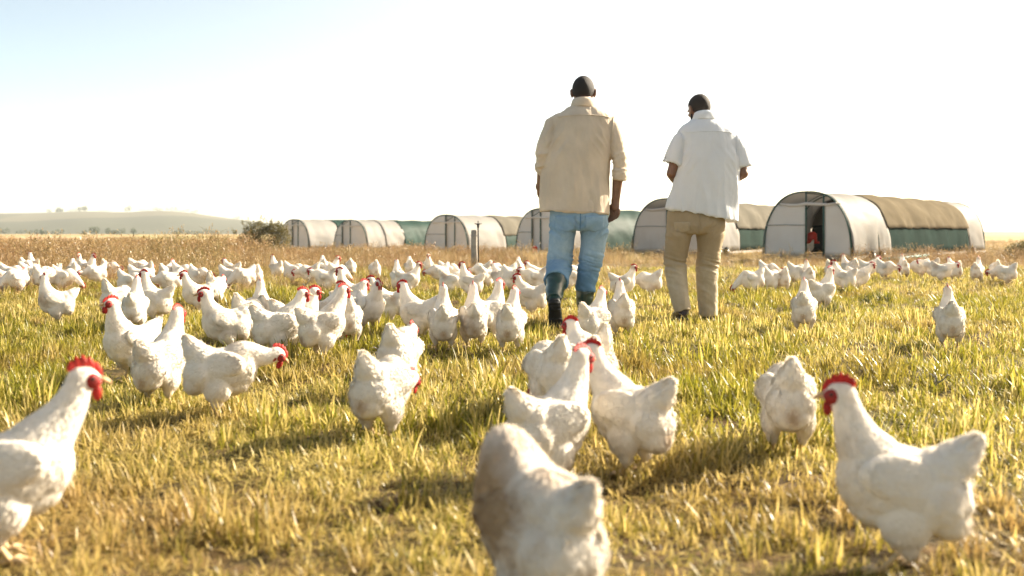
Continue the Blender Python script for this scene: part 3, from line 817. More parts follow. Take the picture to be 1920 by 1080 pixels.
# the small hens of the far flock: copies of six birds
SMALL = {p: make_hen(p, seed=200 + i, voxel=0.011, nf=900, dirty=.4, comb=.45) for i, p in enumerate(('tall', 'alert', 'walk', 'mid', 'low', 'peck'))}
FAR = [
 (12, 552, 20, 'mid', 'half a hen at the picture edge in the weeds, facing the flock'),
 (32, 553, 200, 'peck', 'hen bending down at the weeds edge, farthest left of the flock'),
 (20, 540, 350, 'low', 'low crouching hen in the weeds beside the picture edge'),
 (55, 532, 10, 'peck', 'small hen with raised rump deep in the brown weeds'),
 (72, 541, 330, 'low', 'hen sloping down to peck, over the lone grey-winged hen'),
 (95, 536, 160, 'low', 'hen with lowered head in the weeds behind the lone grey-winged hen'),
 (84, 551, 30, 'low', 'plump hen just behind the neck of the lone grey-winged hen'),
 (120, 550, 335, 'peck', 'white hen with tail up, behind the tail of the lone grey-winged hen'),
 (48, 519, 300, 'low', 'tiny pinkish hen among the weeds below the ridge'),
 (62, 517, 120, 'tall', 'tiny hen with raised head among the weeds below the ridge'),
 (138, 531, 95, 'tall', 'slim hen with orange-lit breast standing up in the weeds'),
 (152, 522, 250, 'tall', 'small hen showing a thin neck above the weeds'),
 (165, 526, 320, 'tall', 'second thin-necked hen in the weeds, looking down'),
 (180, 535, 200, 'alert', 'hen with spread tail standing clear of the weeds'),
 (205, 524, 320, 'low', 'small hen with a sloping back between dry stems'),
 (243, 554, 335, 'low', 'clear white hen bending to feed in front of the weeds'),
 (262, 546, 345, 'peck', 'hen with its head in the dry stalks beside the clear white hen'),
 (258, 522, 10, 'mid', 'faint hen far back in the brown weeds'),
 (275, 530, 120, 'low', 'hen bent over in the weeds behind the short-tailed hen'),
 (318, 553, 190, 'mid', 'hen stretched out low with tail pointed up, between weeds and grass'),
 (312, 536, 60, 'mid', 'hen with buff tail behind the low stretched hen'),
 (340, 536, 330, 'low', 'narrow white hen sloping behind the dark red lowered face'),
 (372, 543, 320, 'low', 'bright hen with pointed tail between the two grey-shouldered birds'),
 (432, 545, 350, 'low', 'long-backed hen feeding with red face near the ground'),
 (458, 546, 200, 'peck', 'orange-lit hen with head down under the dry bush'),
 (480, 541, 100, 'mid', 'cream hen seen from behind under the dry bush'),
 (436, 527, 140, 'mid', 'small hen with upturned tail behind the feeding pair'),
 (518, 522, 120, 'alert', 'tiny upright hen alone in front of the first tunnel'),
 (551, 533, 350, 'low', 'little hen bending beside a forked twig in front of the tunnels'),
 (580, 535, 160, 'mid', 'little hen behind the forked twig'),
 (612, 549, 175, 'mid', 'hen stretched sideways in the weeds with raised tail'),
 (618, 530, 10, 'alert', 'tiny hen with red face in the pair behind the stretched hen'),
 (606, 522, 95, 'mid', 'tiny hen seen end-on behind the stretched hen'),
 (632, 532, 30, 'peck', 'pecking hen behind the stretched hen, shaded grey'),
 (657, 524, 90, 'mid', 'tiny white hen above the red face of the upright hen'),
 (703, 527, 100, 'mid', 'tiny white hen half hidden by stalks in front of the second tunnel'),
 (766, 552, 5, 'alert', 'white hen with long back and small red face, to the right of the buff-tailed hen'),
 (746, 546, 100, 'tall', 'hen of which a raised white neck shows behind the long-backed hen'),
 (769, 523, 95, 'mid', 'tiny hen standing behind the long-backed hen in the weeds'),
 (803, 519, 270, 'alert', 'tiny hen in the stalks under the third white tunnel'),
 (846, 553, 4, 'mid', 'long low hen walking with red face, beside the fence post'),
 (824, 533, 200, 'alert', 'hen sitting in the weeds behind the long low hen'),
 (840, 531, 350, 'peck', 'hen with arched back behind the long low hen'),
 (882, 560, 160, 'tall', 'upright hen with its face to us in front of the fence post'),
 (915, 541, 40, 'peck', 'hen with its rump raised just right of the fence post'),
 (905, 530, 150, 'low', 'hen crouching in the weeds directly behind the fence post foot'),
 (937, 545, 120, 'tall', 'hen facing us in the bright cluster between post and jeans'),
 (950, 537, 200, 'alert', 'hen in the back of the bright cluster between post and jeans'),
 (962, 551, 330, 'low', 'hen feeding at the edge of the bright cluster between post and jeans'),
 (928, 528, 60, 'alert', 'smallest hen of the bright cluster, by the weeds'),
 (972, 528, 90, 'mid', 'tiny hen below the open frame of the tunnel behind the jeans'),
 (1006, 553, 186, 'mid', 'hen with buff face walking behind the tilted boot'),
 (1010, 537, 185, 'mid', 'hen whose back shows above the walking hen at the boot'),
 (1068, 548, 20, 'low', 'hen seen between the two denim legs'),
 (1076, 534, 200, 'peck', 'small hen behind the denim legs in the weeds'),
 (1168, 560, 6, 'alert', 'hen with raised head and red face between the two men'),
 (1218, 556, 172, 'low', 'hen feeding with outstretched tail next to the khaki legs'),
 (1410, 556, 200, 'peck', 'bright hen pecking with raised rump just right of the khaki legs'),
 (1446, 551, 60, 'low', 'white hen close behind the bright pecking hen'),
 (1466, 550, 110, 'low', 'white hen bending beside the tan-necked pair'),
 (1440, 531, 330, 'low', 'small hen feeding in dry grass under the tunnel doorway'),
 (1494, 535, 30, 'mid', 'hen glimpsed through stalks below the tunnel doorway'),
 (1515, 545, 100, 'alert', 'hen with grey wing behind the tan-necked hen'),
 (1582, 548, 176, 'alert', 'hen with red face lying low in the stalks beyond the tan-necked pair'),
 (1610, 545, 10, 'mid', 'bright hen back to back with the low hen in the stalks'),
 (1560, 524, 60, 'mid', 'tiny hen beneath the white plastic side of the big tunnel'),
 (1590, 520, 130, 'alert', 'tiny upright hen beneath the seam of the big tunnel'),
 (1604, 523, 90, 'low', 'tiny hen close beside the upright one under the big tunnel'),
 (1628, 524, 20, 'alert', 'tiny hen looking right under the teal pipe'),
 (1660, 526, 330, 'low', 'tiny sloping hen under the teal pipe'),
 (1694, 524, 100, 'alert', 'tiny upright hen under the shade cloth of the big tunnel'),
 (1725, 521, 200, 'low', 'tiny hen feeding beneath the end of the teal pipe'),
 (1745, 524, 150, 'mid', 'faint hen in the pale grass beyond the teal pipe'),
 (1766, 532, 5, 'mid', 'hen with long outstretched neck in the pale grass'),
 (1790, 528, 120, 'tall', 'hen with raised white tail over the solitary rear-facing hen'),
 (1832, 530, 80, 'alert', 'faint upright hen under the pale end of the big tunnel'),
 (1868, 529, 100, 'low', 'faint hen in the glare by the farthest shrub'),
 (1886, 536, 190, 'low', 'hen feeding in the glare at the right picture edge'),
]
used = set()
for i, f in enumerate(FAR):
    if i % 3 != 0 and f[3] in ('alert', 'tall', 'mid') and 'red face' not in f[4] and 'neck' not in f[4] and 'upright' not in f[4]:
        FAR[i] = f[:3] + ('low' if i % 2 else 'walk',) + f[4:]
FG = 'small white hens of the far flock'
for px, py, yaw, pose, lab in FAR:
    h = SMALL[pose] if pose not in used else dup(SMALL[pose])
    used.add(pose)
    place(h, px, py, yaw, random.uniform(0.86, 0.98) * ((0.70 if py < 534 else 0.79) if px > 420 else (0.80 if py < 534 else 0.97)), lab, FG)
# ------------------------------------------------------------------ the two men
def fold(me, fn):
    """push the cloth in and out along its normals"""
    V = co_of(me); N = no_of(me)
    d = np.array([fn(v, n) for v, n in zip(V.tolist(), N.tolist())], np.float32)
    set_co(me, V + N * d[:, None])

def fn3(x, y, z, o=0.0, oct_=3): return noise.fractal(Vector((x + o, y, z)), 1.0, 2.0, oct_)
def ridge(v): return 1.0 - 2.0 * abs(v)

def ring(c, rx, ry, n=36, e=2.4, tilt=0.0, yaw=0.0, frontflat=1.0):
    """a superellipse round the point c; tilt lowers the +x side"""
    out = []
    for k in range(n):
        a = 2 * math.pi * k / n; ca, sa = math.cos(a), math.sin(a)
        x = rx * math.copysign(abs(ca) ** (2 / e), ca); y = ry * math.copysign(abs(sa) ** (2 / e), sa)
        xr = x * math.cos(yaw) - y * math.sin(yaw); yr = x * math.sin(yaw) + y * math.cos(yaw)
        out.append(Vector((c[0] + xr, c[1] + yr, c[2] - tilt * x)))
    return out

def tube_rings(pts, radii, n=24, e=2.0, ratio=None):
    """rings square to a path; radii are (side, depth)"""
    out = []
    pts = [Vector(p) for p in pts]
    for i, p in enumerate(pts):
        t = (pts[min(i + 1, len(pts) - 1)] - pts[max(0, i - 1)]).normalized()
        sx = Vector((1, 0, 0)); sx = (sx - t * sx.dot(t)).normalized(); sy = t.cross(sx)
        rx, ry = radii[i] if hasattr(radii[i], '__len__') else (radii[i], radii[i])
        rr = []
        for k in range(n):
            a = 2 * math.pi * k / n; ca, sa = math.cos(a), math.sin(a)
            rr.append(p + sx * rx * math.copysign(abs(ca) ** (2 / e), ca) + sy * ry * math.copysign(abs(sa) ** (2 / e), sa))
        out.append(rr)
    return out

def hand(g, wrist, down, side, back, s=1.0, curl=0.5):
    """palm, four unequal bent fingers and a thumb; down runs to the fingertips, side to the thumb, back out of the back of the hand"""
    down, side, back = down.normalized(), side.normalized(), back.normalized()
    w = Vector(wrist)
    M3 = Matrix((side, back, down)).transposed()
    g.ball(w + down * 0.048 * s, (0.042 * s, 0.0165 * s, 0.052 * s), M3)
    g.ball(w + down * 0.068 * s, (0.041 * s, 0.0145 * s, 0.026 * s), M3)
    g.limb([w - down * 0.02, w + down * 0.03 * s], [0.029 * s, 0.028 * s], 12)
    for k, (o, L, sp) in enumerate(((0.031, 0.076, 0.10), (0.0105, 0.085, 0.03), (-0.0105, 0.079, -0.04), (-0.031, 0.063, -0.12))):
        p = w + down * (0.080 - 0.004 * abs(k - 1)) * s + side * o * s
        q = [p - down * 0.02 * s, p]; ang = 0.12
        for f, a in ((0.44, 0.5), (0.31, 0.55), (0.25, 0.4)):
            ang += a * curl * (1 + 0.10 * k)
            d = (down * math.cos(ang) - back * math.sin(ang) + side * sp * math.cos(ang)).normalized()
            q.append(q[-1] + d * L * f * s)
        g.limb(q, [0.0092 * s, 0.0090 * s, 0.0083 * s, 0.0076 * s, 0.0066 * s], 10)
    p = w + down * 0.022 * s + side * 0.030 * s
    q = [p, p + (down * 0.7 + side * 0.55 - back * 0.35).normalized() * 0.036 * s]
    q.append(q[-1] + (down * 0.9 + side * 0.18 - back * 0.35).normalized() * 0.030 * s)
    q.append(q[-1] + (down * 0.95 - back * 0.35).normalized() * 0.024 * s)
    g.limb(q, [0.0145 * s, 0.0115 * s, 0.0100 * s, 0.0080 * s], 10)

def head(g, c, yaw, pitch, hw=0.076, hd=0.098, hh=0.118):
    """skull, jaw, nose, brow, lips and ears; faces +Y before turning"""
    M4 = Matrix.Translation(c) @ Matrix.Rotation(yaw, 4, 'Z') @ Matrix.Rotation(pitch, 4, 'X')
    M3 = M4.to_3x3()
    T = lambda x, y, z: M4 @ Vector((x, y, z))
    g.ball(T(0, -0.008, 0.022), (hw, hd, hh * 0.80), M3, 3)
    g.ball(T(0, 0.016, -0.010), (hw * 0.90, hd * 0.78, hh * 0.82), M3, 3)
    g.ball(T(0, 0.034, -0.062), (hw * 0.70, hd * 0.56, hh * 0.42), M3)
    g.ball(T(0, 0.068, -0.082), (0.026, 0.018, 0.020), M3)               # chin
    g.ball(T(0, 0.094, -0.022), (0.014, 0.018, 0.020), M3)               # nose tip
    g.limb([T(0, 0.082, 0.014), T(0, 0.096, -0.014)], [0.010, 0.013], 8)
    for s in (-1, 1):
        g.ball(T(s * 0.014, 0.088, -0.027), (0.010, 0.011, 0.009), M3)
        g.ball(T(s * 0.032, 0.074, 0.024), (0.026, 0.015, 0.010), M3)    # brow
        g.ball(T(s * 0.042, 0.066, -0.014), (0.020, 0.016, 0.018), M3)   # cheek
        E = M3 @ Matrix.Rotation(s * 0.35, 3, 'Z')
        g.ball(T(s * (hw + 0.004), -0.004, -0.004), (0.0085, 0.020, 0.033), E)   # ear
        g.limb([T(s * (hw + 0.004), 0.008, -0.030), T(s * (hw + 0.012), -0.014, -0.014), T(s * (hw + 0.013), -0.019, 0.010), T(s * (hw + 0.009), -0.004, 0.028)], [0.006, 0.0065, 0.0065, 0.006], 8)
    g.ball(T(0, 0.084, -0.052), (0.024, 0.012, 0.0055), M3)
    g.ball(T(0, 0.082, -0.061), (0.022, 0.012, 0.0060), M3)
    return M4

def man(name, px, py, sk, mats, label, scale=1.0):
    x, y = at(px, py)
    root = empty('person', (x, y, gh(x, y)))
    tag(root, label, 'person')
    # ---- one continuous body
    g = Geo()
    M4 = head(g, sk['head'], sk['hyaw'], sk['hpitch'])
    nk = Vector(sk['neck'])
    g.limb([Vector(sk['head']) + Vector((0, -0.018, -0.04)), nk, nk + Vector((0, 0, -0.06))], [0.060, 0.060, 0.068])
    ch = Vector(sk['chest']); pv = Vector(sk['pelvis'])
    g.ball(ch, (0.150, 0.090, 0.150)); g.ball(ch.lerp(pv, 0.45), (0.130, 0.085, 0.14)); g.ball(pv, (0.150, 0.095, 0.110))
    for s in ('l', 'r'):
        sh, eb, wr = (Vector(sk[k + s]) for k in ('sh', 'el', 'wr'))
        sh = sh + Vector((0, 0, -0.045))
        g.limb([nk + Vector((0, 0, -0.08)), sh], [0.045, 0.045])
        g.limb([sh, sh.lerp(eb, 0.5), eb], [0.046, 0.043, 0.039])
        g.limb([eb, eb.lerp(wr, 0.35), wr], [0.041, 0.040, 0.027])
        hip, kn, an = (Vector(sk[k + s]) for k in ('hip', 'kn', 'an'))
        g.limb([hip, hip.lerp(kn, 0.5), kn], [0.080, 0.068, 0.050])
        g.limb([kn, kn.lerp(an, 0.35), an], [0.050, 0.050, 0.034])
        ft = Vector(sk['ft' + s]); g.limb([an, an.lerp(ft, 0.5), ft], [0.034, 0.032, 0.026])
        hd, hs, hb, cu = sk['hand' + s]
        hand(g, wr, Vector(hd), Vector(hs), Vector(hb), 1.08, cu)
    body = remesh(g, 0.0048, 3, 0.5, 'person_body')
    mesh_obj('body', body, mats['skin'], root)
    for s in (-1, 1):
        Geo().ball(M4 @ Vector((s * 0.031, 0.079, 0.004)), (0.012, 0.008, 0.008), M4.to_3x3()).build('eye', MAT['eye'], root)
    # ---- cropped hair
    h = Geo(); h.ball((0, 0, 0), (1, 1, 1), None, 4)
    keep = []; hv = []; mg = []
    for v in h.v:
        p = Vector((v[0] * 0.0800, v[1] * 0.1020 - 0.0085, v[2] * 0.098 + 0.0225))
        k = 1 + 0.012 * fn3(v[0] * 14, v[1] * 14, v[2] * 14)
        hv.append(M4 @ (p * k))
        thr = (-0.93 if v[1] < -0.30 else (-0.93 + (v[1] + 0.30) * 1.55))
        mg.append(v[2] - thr); keep.append(v[2] > thr + 0.06 * fn3(v[0] * 9, v[1] * 9, v[2] * 9, 2.0))
    hf = [f for f in h.f if all(keep[i] for i in f)]
    hm = pydata('hair', hv, hf); fattr(hm, 'fade', [max(0.0, min(1.0, 1 - m_ / sk.get('fadew', 0.3))) for m_ in mg])
    ho = mesh_obj('hair', hm, mats['hair'], root)
    return root, M4

def cloth_mat(name, color, weave=420.0, rough=0.9, trans=0.0, var=0.12, fade=None):
    M = Mat(name)
    p = M.obj()
    n = M.noise(5, 5, vec=p); f = M.noise(160, 3, vec=p)
    c = M.mix(M.ramp(n, [(0.3, 0.0), (0.7, 1.0)]), tuple(k * (1 - var) for k in color), tuple(min(0.9, k * (1 + var)) for k in color))
    if fade is not None:
        c = M.mix(M.math('MULTIPLY', M.attr('fade'), M.math('ADD', M.noise(30, 5, vec=p), 0.4)), c, fade)
    c = M.mix(M.math('MULTIPLY', f, 0.25), c, M.mix(0.5, c, (0.05, 0.05, 0.05)))
    w = M.n("ShaderNodeTexWave"); w.inputs['Scale'].default_value = weave; w.bands_direction = 'DIAGONAL'; M.l(p, w.inputs[0])
    b = M.bump(M.math('ADD', M.math('MULTIPLY', w.outputs['Fac'], 0.3), M.noise(70, 4, vec=p)), 0.35, 0.003)
    cr = M.noise(7, 4, vec=M.obj((2.2, 1.0, 0.8)), dist=0.8)
    b2 = M.n('ShaderNodeBump'); b2.inputs['Strength'].default_value = 0.32; b2.inputs['Distance'].default_value = 0.02; M.l(cr, b2.inputs['Height']); M.l(b, b2.inputs['Normal']); b = b2.outputs[0]
    return M.finish(c, rough, b, trans, None, 0.15)

MAT['skin_a'] = simple('skin_deep_brown', (0.20, 0.108, 0.074), 0.42, 0.15, 30, spec=0.5, bump=0.2, bscale=260)
MAT['skin_b'] = simple('skin_brown', (0.19, 0.092, 0.052), 0.42, 0.15, 30, spec=0.5, bump=0.2, bscale=260)
MAT['hair'] = simple('cropped_hair', (0.020, 0.017, 0.016), 0.75, 0.4, 200, bump=1.0, bscale=420)
def hair_mat(name, hair, skin):
    M = Mat(name); n = M.noise(260, 3, vec=M.obj())
    c = M.mix(M.ramp(n, [(0.35, 0.0), (0.7, 1.0)]), tuple(k * 0.5 for k in hair), tuple(k * 1.8 for k in hair))
    c = M.mix(M.math('MULTIPLY', M.attr('fade'), M.math('ADD', M.math('MULTIPLY', n, 0.8), 0.2)), c, skin)
    return M.finish(c, 0.7, M.bump(M.noise(420, 3, vec=M.obj()), 0.9, 0.004), spec=0.3)
MAT['hair_a'] = hair_mat('short_black_hair', (0.020, 0.017, 0.016), (0.11, 0.06, 0.042))
MAT['hair_b'] = hair_mat('short_faded_hair', (0.030, 0.023, 0.019), (0.15, 0.075, 0.045))
MAT['beige'] = cloth_mat('beige_cotton', (0.73, 0.615, 0.48), trans=0.16)
MAT['whitecloth'] = cloth_mat('white_linen', (0.80, 0.825, 0.86), trans=0.16, var=0.04)
MAT['denim'] = cloth_mat('blue_denim', (0.12, 0.235, 0.37), 700, fade=(0.40, 0.53, 0.63), var=0.2)
MAT['khaki'] = cloth_mat('khaki_twill', (0.36, 0.285, 0.185), 600, fade=(0.50, 0.43, 0.32))
MAT['rubber'] = simple('green_rubber', (0.010, 0.040, 0.036), 0.28, 0.3, 18, spec=0.6, bump=0.15, bscale=40)
MAT['sole'] = simple('black_sole', (0.010, 0.012, 0.013), 0.6, 0.3, 40)
MAT['shoe'] = simple('dark_leather', (0.035, 0.016, 0.012), 0.4, 0.3, 30, spec=0.5)
MAT['seam'] = simple('seam_thread', (0.30, 0.20, 0.12), 0.8, 0.1)

def shirt_mesh(rings_, sleeves, fn, voxel=0.0075):
    g = Geo(); g.loft(rings_)
    for r in sleeves: g.loft(r)
    me = remesh(g, voxel, 9, 0.5, 'shirt')
    fold(me, fn)
    return me

def hem_back(rings_, depth=0.10, thick=0.012):
    """carry a loft back up inside itself so that the hem is open cloth"""
    out = list(rings_)
    last = rings_[-1]; c = sum(last, Vector()) / len(last)
    inner = [p + (c - p).normalized() * thick for p in last]
    up = [p + (c - p) * 0.10 + Vector((0, 0, depth)) for p in inner]
    return out + [inner, up]

def sleeve_back(rings_, axis_in, thick=0.008, depth=0.05):
    last = rings_[-1]; c = sum(last, Vector()) / len(last)
    inner = [p + (c - p).normalized() * thick for p in last]
    up = [p + (c - p) * 0.15 - Vector(axis_in).normalized() * depth for p in inner]
    return list(rings_) + [inner, up]

def strip(name, pts, nrm, wid, thick, mat, parent):
    """a narrow raised band of cloth (seam, placket edge) along a path"""
    g = Geo()
    rr = []
    for i, p in enumerate(pts):
        t = (pts[min(i + 1, len(pts) - 1)] - pts[max(0, i - 1)]).normalized(); n = nrm[i]; w = t.cross(n).normalized()
        rr.append([p - w * wid - n * 0.004, p - w * wid + n * thick, p + w * wid + n * thick, p + w * wid - n * 0.004])
    g.loft(rr)
    return g.build(name, mat, parent)

def drape(me, path, lift=0.002):
    """drop points on to the back of the cloth along +Y"""
    from mathutils.bvhtree import BVHTree
    t = BVHTree.FromPolygons([v.co.copy() for v in me.vertices], [tuple(p.vertices) for p in me.polygons])
    P, N = [], []
    for x, z in path:
        h = t.ray_cast(Vector((x, -1.5, z)), Vector((0, 1, 0)))
        if h[0] is None: continue
        P.append(h[0] + h[1] * lift); N.append(h[1])
    return P, N

# ---- the man in the beige shirt (units: metres from his ground point, x east, y away, z up)
A = dict(head=(0.036, 0.045, 1.655), hyaw=-0.10, hpitch=-0.30, neck=(0.030, -0.005, 1.555), chest=(0.020, 0, 1.32), pelvis=(0.0, 0, 0.83),
         shl=(-0.165, 0, 1.475), ell=(-0.245, -0.02, 1.16), wrl=(-0.268, 0.15, 0.985), shr=(0.215, 0, 1.465), elr=(0.285, -0.04, 1.165), wrr=(0.262, 0.02, 0.875),
         hipl=(-0.105, 0, 0.80), knl=(-0.140, 0.055, 0.43), anl=(-0.188, -0.30, 0.185), ftl=(-0.180, -0.215, 0.045),
         hipr=(0.105, 0, 0.80), knr=(0.085, 0.06, 0.44), anr=(0.045, 0.05, 0.09), ftr=(0.05, 0.20, 0.05),
         handl=((0.25, 0.8, -0.5), (0.7, 0.2, 0.6), (-0.6, 0.2, 0.5), 0.9), handr=((-0.03, 0.05, -1), (-0.75, 0.65, 0), (0.65, -0.76, 0.05), 0.75))
rootA, MA = man('a', 1085, 612, A, dict(skin=MAT['skin_a'], hair=MAT['hair_a']), 'tall man in a beige shirt, blue jeans and green rubber boots walking away')
rs = []
for z, cx, rx, ry, e in ((1.562, 0.030, 0.075, 0.070, 2), (1.545, 0.030, 0.110, 0.085, 2), (1.510, 0.028, 0.170, 0.105, 2.1), (1.480, 0.026, 0.225, 0.120, 2.3), (1.40, 0.020, 0.226, 0.132, 2.5),
                         (1.28, 0.002, 0.226, 0.140, 2.6), (1.15, -0.016, 0.234, 0.142, 2.6), (1.0, -0.026, 0.240, 0.145, 2.6), (0.88, -0.029, 0.243, 0.150, 2.6), (0.795, -0.029, 0.244, 0.156, 2.6)):
    rs.append(ring((cx, 0.0, z), rx, ry, 40, e, 0.05 if z < 0.9 else 0.0))
slL = tube_rings([(-0.10, 0, 1.44), (-0.180, -0.002, 1.415), (-0.222, -0.010, 1.32), (-0.243, -0.015, 1.22), (-0.258, 0.0, 1.155), (-0.250, 0.045, 1.105)], [(0.075, 0.085), (0.070, 0.085), (0.060, 0.080), (0.052, 0.072), (0.046, 0.062), (0.042, 0.056)])
slR = tube_rings([(0.14, 0, 1.43), (0.228, -0.004, 1.40), (0.262, -0.015, 1.31), (0.282, -0.028, 1.20), (0.290, -0.035, 1.13), (0.288, -0.030, 1.05)], [(0.075, 0.085), (0.066, 0.085), (0.058, 0.080), (0.052, 0.073), (0.050, 0.066), (0.043, 0.056)])
def foldA(v, n):
    x, y, z = v
    arm = max(0, min(1, (abs(x - 0.0) - 0.20) / 0.04))
    a = 0.014 * fn3(x * 7, y * 7, z * 1.3, 3.0) * (0.4 + 0.9 * max(0, min(1, (1.45 - z) / 0.5)))
    a += 0.009 * fn3(x * 12, y * 12, z * 4.5 + x * 9, 11.0)
    fz = max(0, 1 - abs(z - 1.20) / 0.16) * arm
    a += 0.013 * ridge(fn3(x * 5, y * 6, z * 17 - x * 6, 5.0, 2)) * fz
    pit = math.exp(-((z - 1.30) / 0.10) ** 2) * math.exp(-((abs(x - 0.0) - 0.17) / 0.07) ** 2)
    a += 0.015 * ridge(fn3(x * 4, y * 3, z * 11 + abs(x) * 14, 8.0, 2)) * pit
    return a * (0.4 + 0.6 * max(0, min(1, (z - 0.80) / 0.10)))
sh = shirt_mesh(hem_back(rs), [sleeve_back(slL, (0, 0.4, -1)), sleeve_back(slR, (0, 0, -1))], foldA)
shirtA = mesh_obj('shirt', sh, MAT['beige'], rootA)
P_, N_ = drape(sh, [(-0.150 + 0.36 * t / 24, 1.468 + 0.012 * math.sin(math.pi * t / 24)) for t in range(25)])
strip('yoke_seam', P_, N_, 0.0035, 0.0025, MAT['beige'], shirtA)
for s, xs_ in ((-1, (-0.205, -0.178)), (1, (0.245, 0.222))):
    P_, N_ = drape(sh, [(xs_[0] + (xs_[1] - xs_[0]) * (t / 20) ** 0.7, 1.49 - 0.19 * t / 20) for t in range(21)])
    strip('armhole_seam', P_, N_, 0.003, 0.0025, MAT['beige'], shirtA)
P_, N_ = drape(sh, [(-0.245 + 0.44 * t / 30, 0.822 - 0.022 * t / 30 - 0.0) for t in range(31)])
strip('hem_seam', P_, N_, 0.003, 0.0018, MAT['beige'], shirtA)

def collar(c, rx, ry, h, flare, mat, parent, tilt=-0.25, turn_=0.0):
    g = Geo(); rr = []
    prof = [(1.0, -0.008), (0.985, h * 0.55), (0.99, h), (1.05, h * 1.02), (1.13, h * 0.55), (1.04 + flare, -0.024), (1.0 + flare, -0.030), (1.06, h * 0.5)]
    n = 40
    for k in range(n + 1):
        a = R(-90) + (k / n - 0.5) * R(330); f = 1.0
        rr.append([Vector((c[0] + rx * s * math.cos(a), c[1] + ry * s * math.sin(a), c[2] + z + tilt * (ry * math.sin(a)))) for s, z in prof])
    g.loft(rr)
    return g.build('collar', mat, parent)
collar((0.031, 0.0, 1.559), 0.073, 0.070, 0.036, 0.26, MAT['beige'], shirtA)
for pts_, rd in ((((-0.256, 0.012, 1.150), (-0.250, 0.048, 1.098)), (0.050, 0.060)), (((0.2885, -0.034, 1.115), (0.2880, -0.029, 1.030)), (0.051, 0.062))):
    a, b = Vector(pts_[0]), Vector(pts_[1])
    q = [a, a.lerp(b, 0.12), a.lerp(b, 0.5), a.lerp(b, 0.9), b, a.lerp(b, 0.6)]
    cm = Geo().loft(tube_rings(q[:5], [(rd[0] * 0.92, rd[1] * 0.92), (rd[0] * 1.06, rd[1] * 1.06), (rd[0] * 1.04, rd[1] * 1.04), rd, (rd[0] * 0.86, rd[1] * 0.86)]), True).mesh('cuff')
    m2 = Geo(); m2.v = [tuple(v.co) for v in cm.vertices]; m2.f = [tuple(p.vertices) for p in cm.polygons]
    cm = remesh(m2, 0.006, 3, 0.5, 'cuff'); fold(cm, lambda v, n: 0.006 * ridge(fn3(v[0] * 9, v[1] * 9, v[2] * 32, 2.0, 2)))
    mesh_obj('cuff', cm, MAT['beige'], shirtA)

def trousers(hipring, legs, foldfn, fadefn, mat, parent, name):
    g = Geo(); g.loft(hipring)
    for r in legs: g.loft(r)
    me = remesh(g, 0.0075, 7, 0.5, name)
    fold(me, foldfn)
    fattr(me, 'fade', [fadefn(v) for v in co_of(me).tolist()])
    return mesh_obj(name, me, mat, parent)

def legfold(knee_z, amp=0.010, ox=0.0):
    def f(v, n):
        x, y, z = v
        k = math.exp(-((z - knee_z) / 0.085) ** 2)
        a = amp * ridge(fn3(x * 4 + ox, y * 3, z * 26 + x * 7, 2.0, 2)) * k
        s = math.exp(-((z - 0.70) / 0.07) ** 2)
        a += amp * 0.7 * ridge(fn3(x * 5 + ox, y * 3, z * 17 - abs(x) * 16, 6.0, 2)) * s
        lo = max(0, min(1, (knee_z - z) / 0.15))
        a += amp * 0.55 * ridge(fn3(x * 6 + ox, y * 5, z * 13 + x * 10, 9.0, 2)) * lo
        a += 0.005 * fn3(x * 8, y * 8, z * 5, 4.0)
        return a
    return f
hipA = [ring((0.0, 0.0, z), rx, ry, 36, 2.5) for z, rx, ry in ((0.98, 0.165, 0.110), (0.90, 0.190, 0.128), (0.82, 0.205, 0.142), (0.74, 0.205, 0.142), (0.68, 0.190, 0.118))]
legAL = tube_rings([(-0.105, 0, 0.78), (-0.115, 0.0, 0.68), (-0.122, 0.02, 0.56), (-0.128, 0.045, 0.46), (-0.135, 0.03, 0.41), (-0.153, -0.07, 0.355), (-0.167, -0.135, 0.318)], [(0.098, 0.125), (0.092, 0.118), (0.086, 0.104), (0.084, 0.096), (0.084, 0.092), (0.080, 0.086), (0.084, 0.088)])
legAR = tube_rings([(0.105, 0, 0.78), (0.112, 0.01, 0.68), (0.102, 0.03, 0.56), (0.086, 0.045, 0.46), (0.074, 0.05, 0.39), (0.060, 0.05, 0.31), (0.053, 0.05, 0.245)], [(0.098, 0.125), (0.096, 0.118), (0.086, 0.100), (0.079, 0.090), (0.074, 0.084), (0.071, 0.079), (0.070, 0.078)])
jeans = trousers(hipA, [hem_back(legAL, 0.03, 0.009), hem_back(legAR, 0.05, 0.009)], legfold(0.45, 0.014), lambda v: 0.75 * math.exp(-((v[2] - 0.56) / 0.13) ** 2) + 0.6 * math.exp(-((v[2] - 0.78) / 0.06) ** 2) * (v[1] < 0), MAT['denim'], rootA, 'jeans')
def pocket(me, cx, z0, z1, w, mat, parent, name='pocket'):
    n = 10; rows = []
    for j in range(n + 1):
        t = j / n; z = z1 + (z0 - z1) * t
        ww = w * (1 - 0.06 * t) if t < 0.8 else w * 0.95 * (1 - (t - 0.8) / 0.2 * 0.96)
        rows.append((z, ww))
    V, F = [], []
    for z, ww in rows:
        P2, N2 = drape(me, [(cx + ww * (k / 10 * 2 - 1), z) for k in range(11)], 0.0045)
        if len(P2) < 11: P2 = (P2 + [P2[-1]] * 11)[:11] if P2 else [Vector((cx, 0, z))] * 11
        V += P2
    for j in range(n):
        for k in range(10): a = j * 11 + k; F.append((a, a + 1, a + 12, a + 11))
    o = mesh_obj(name, pydata(name, V, F), mat, parent)
    m = o.modifiers.new('thick', 'SOLIDIFY'); m.thickness = 0.006; m.offset = 0.0
    fattr(o.data, 'fade', [0.45] * len(V))
    return o
for s in (-1, 1): pocket(jeans.data, s * 0.100, 0.670, 0.778, 0.068, MAT['denim'], jeans)
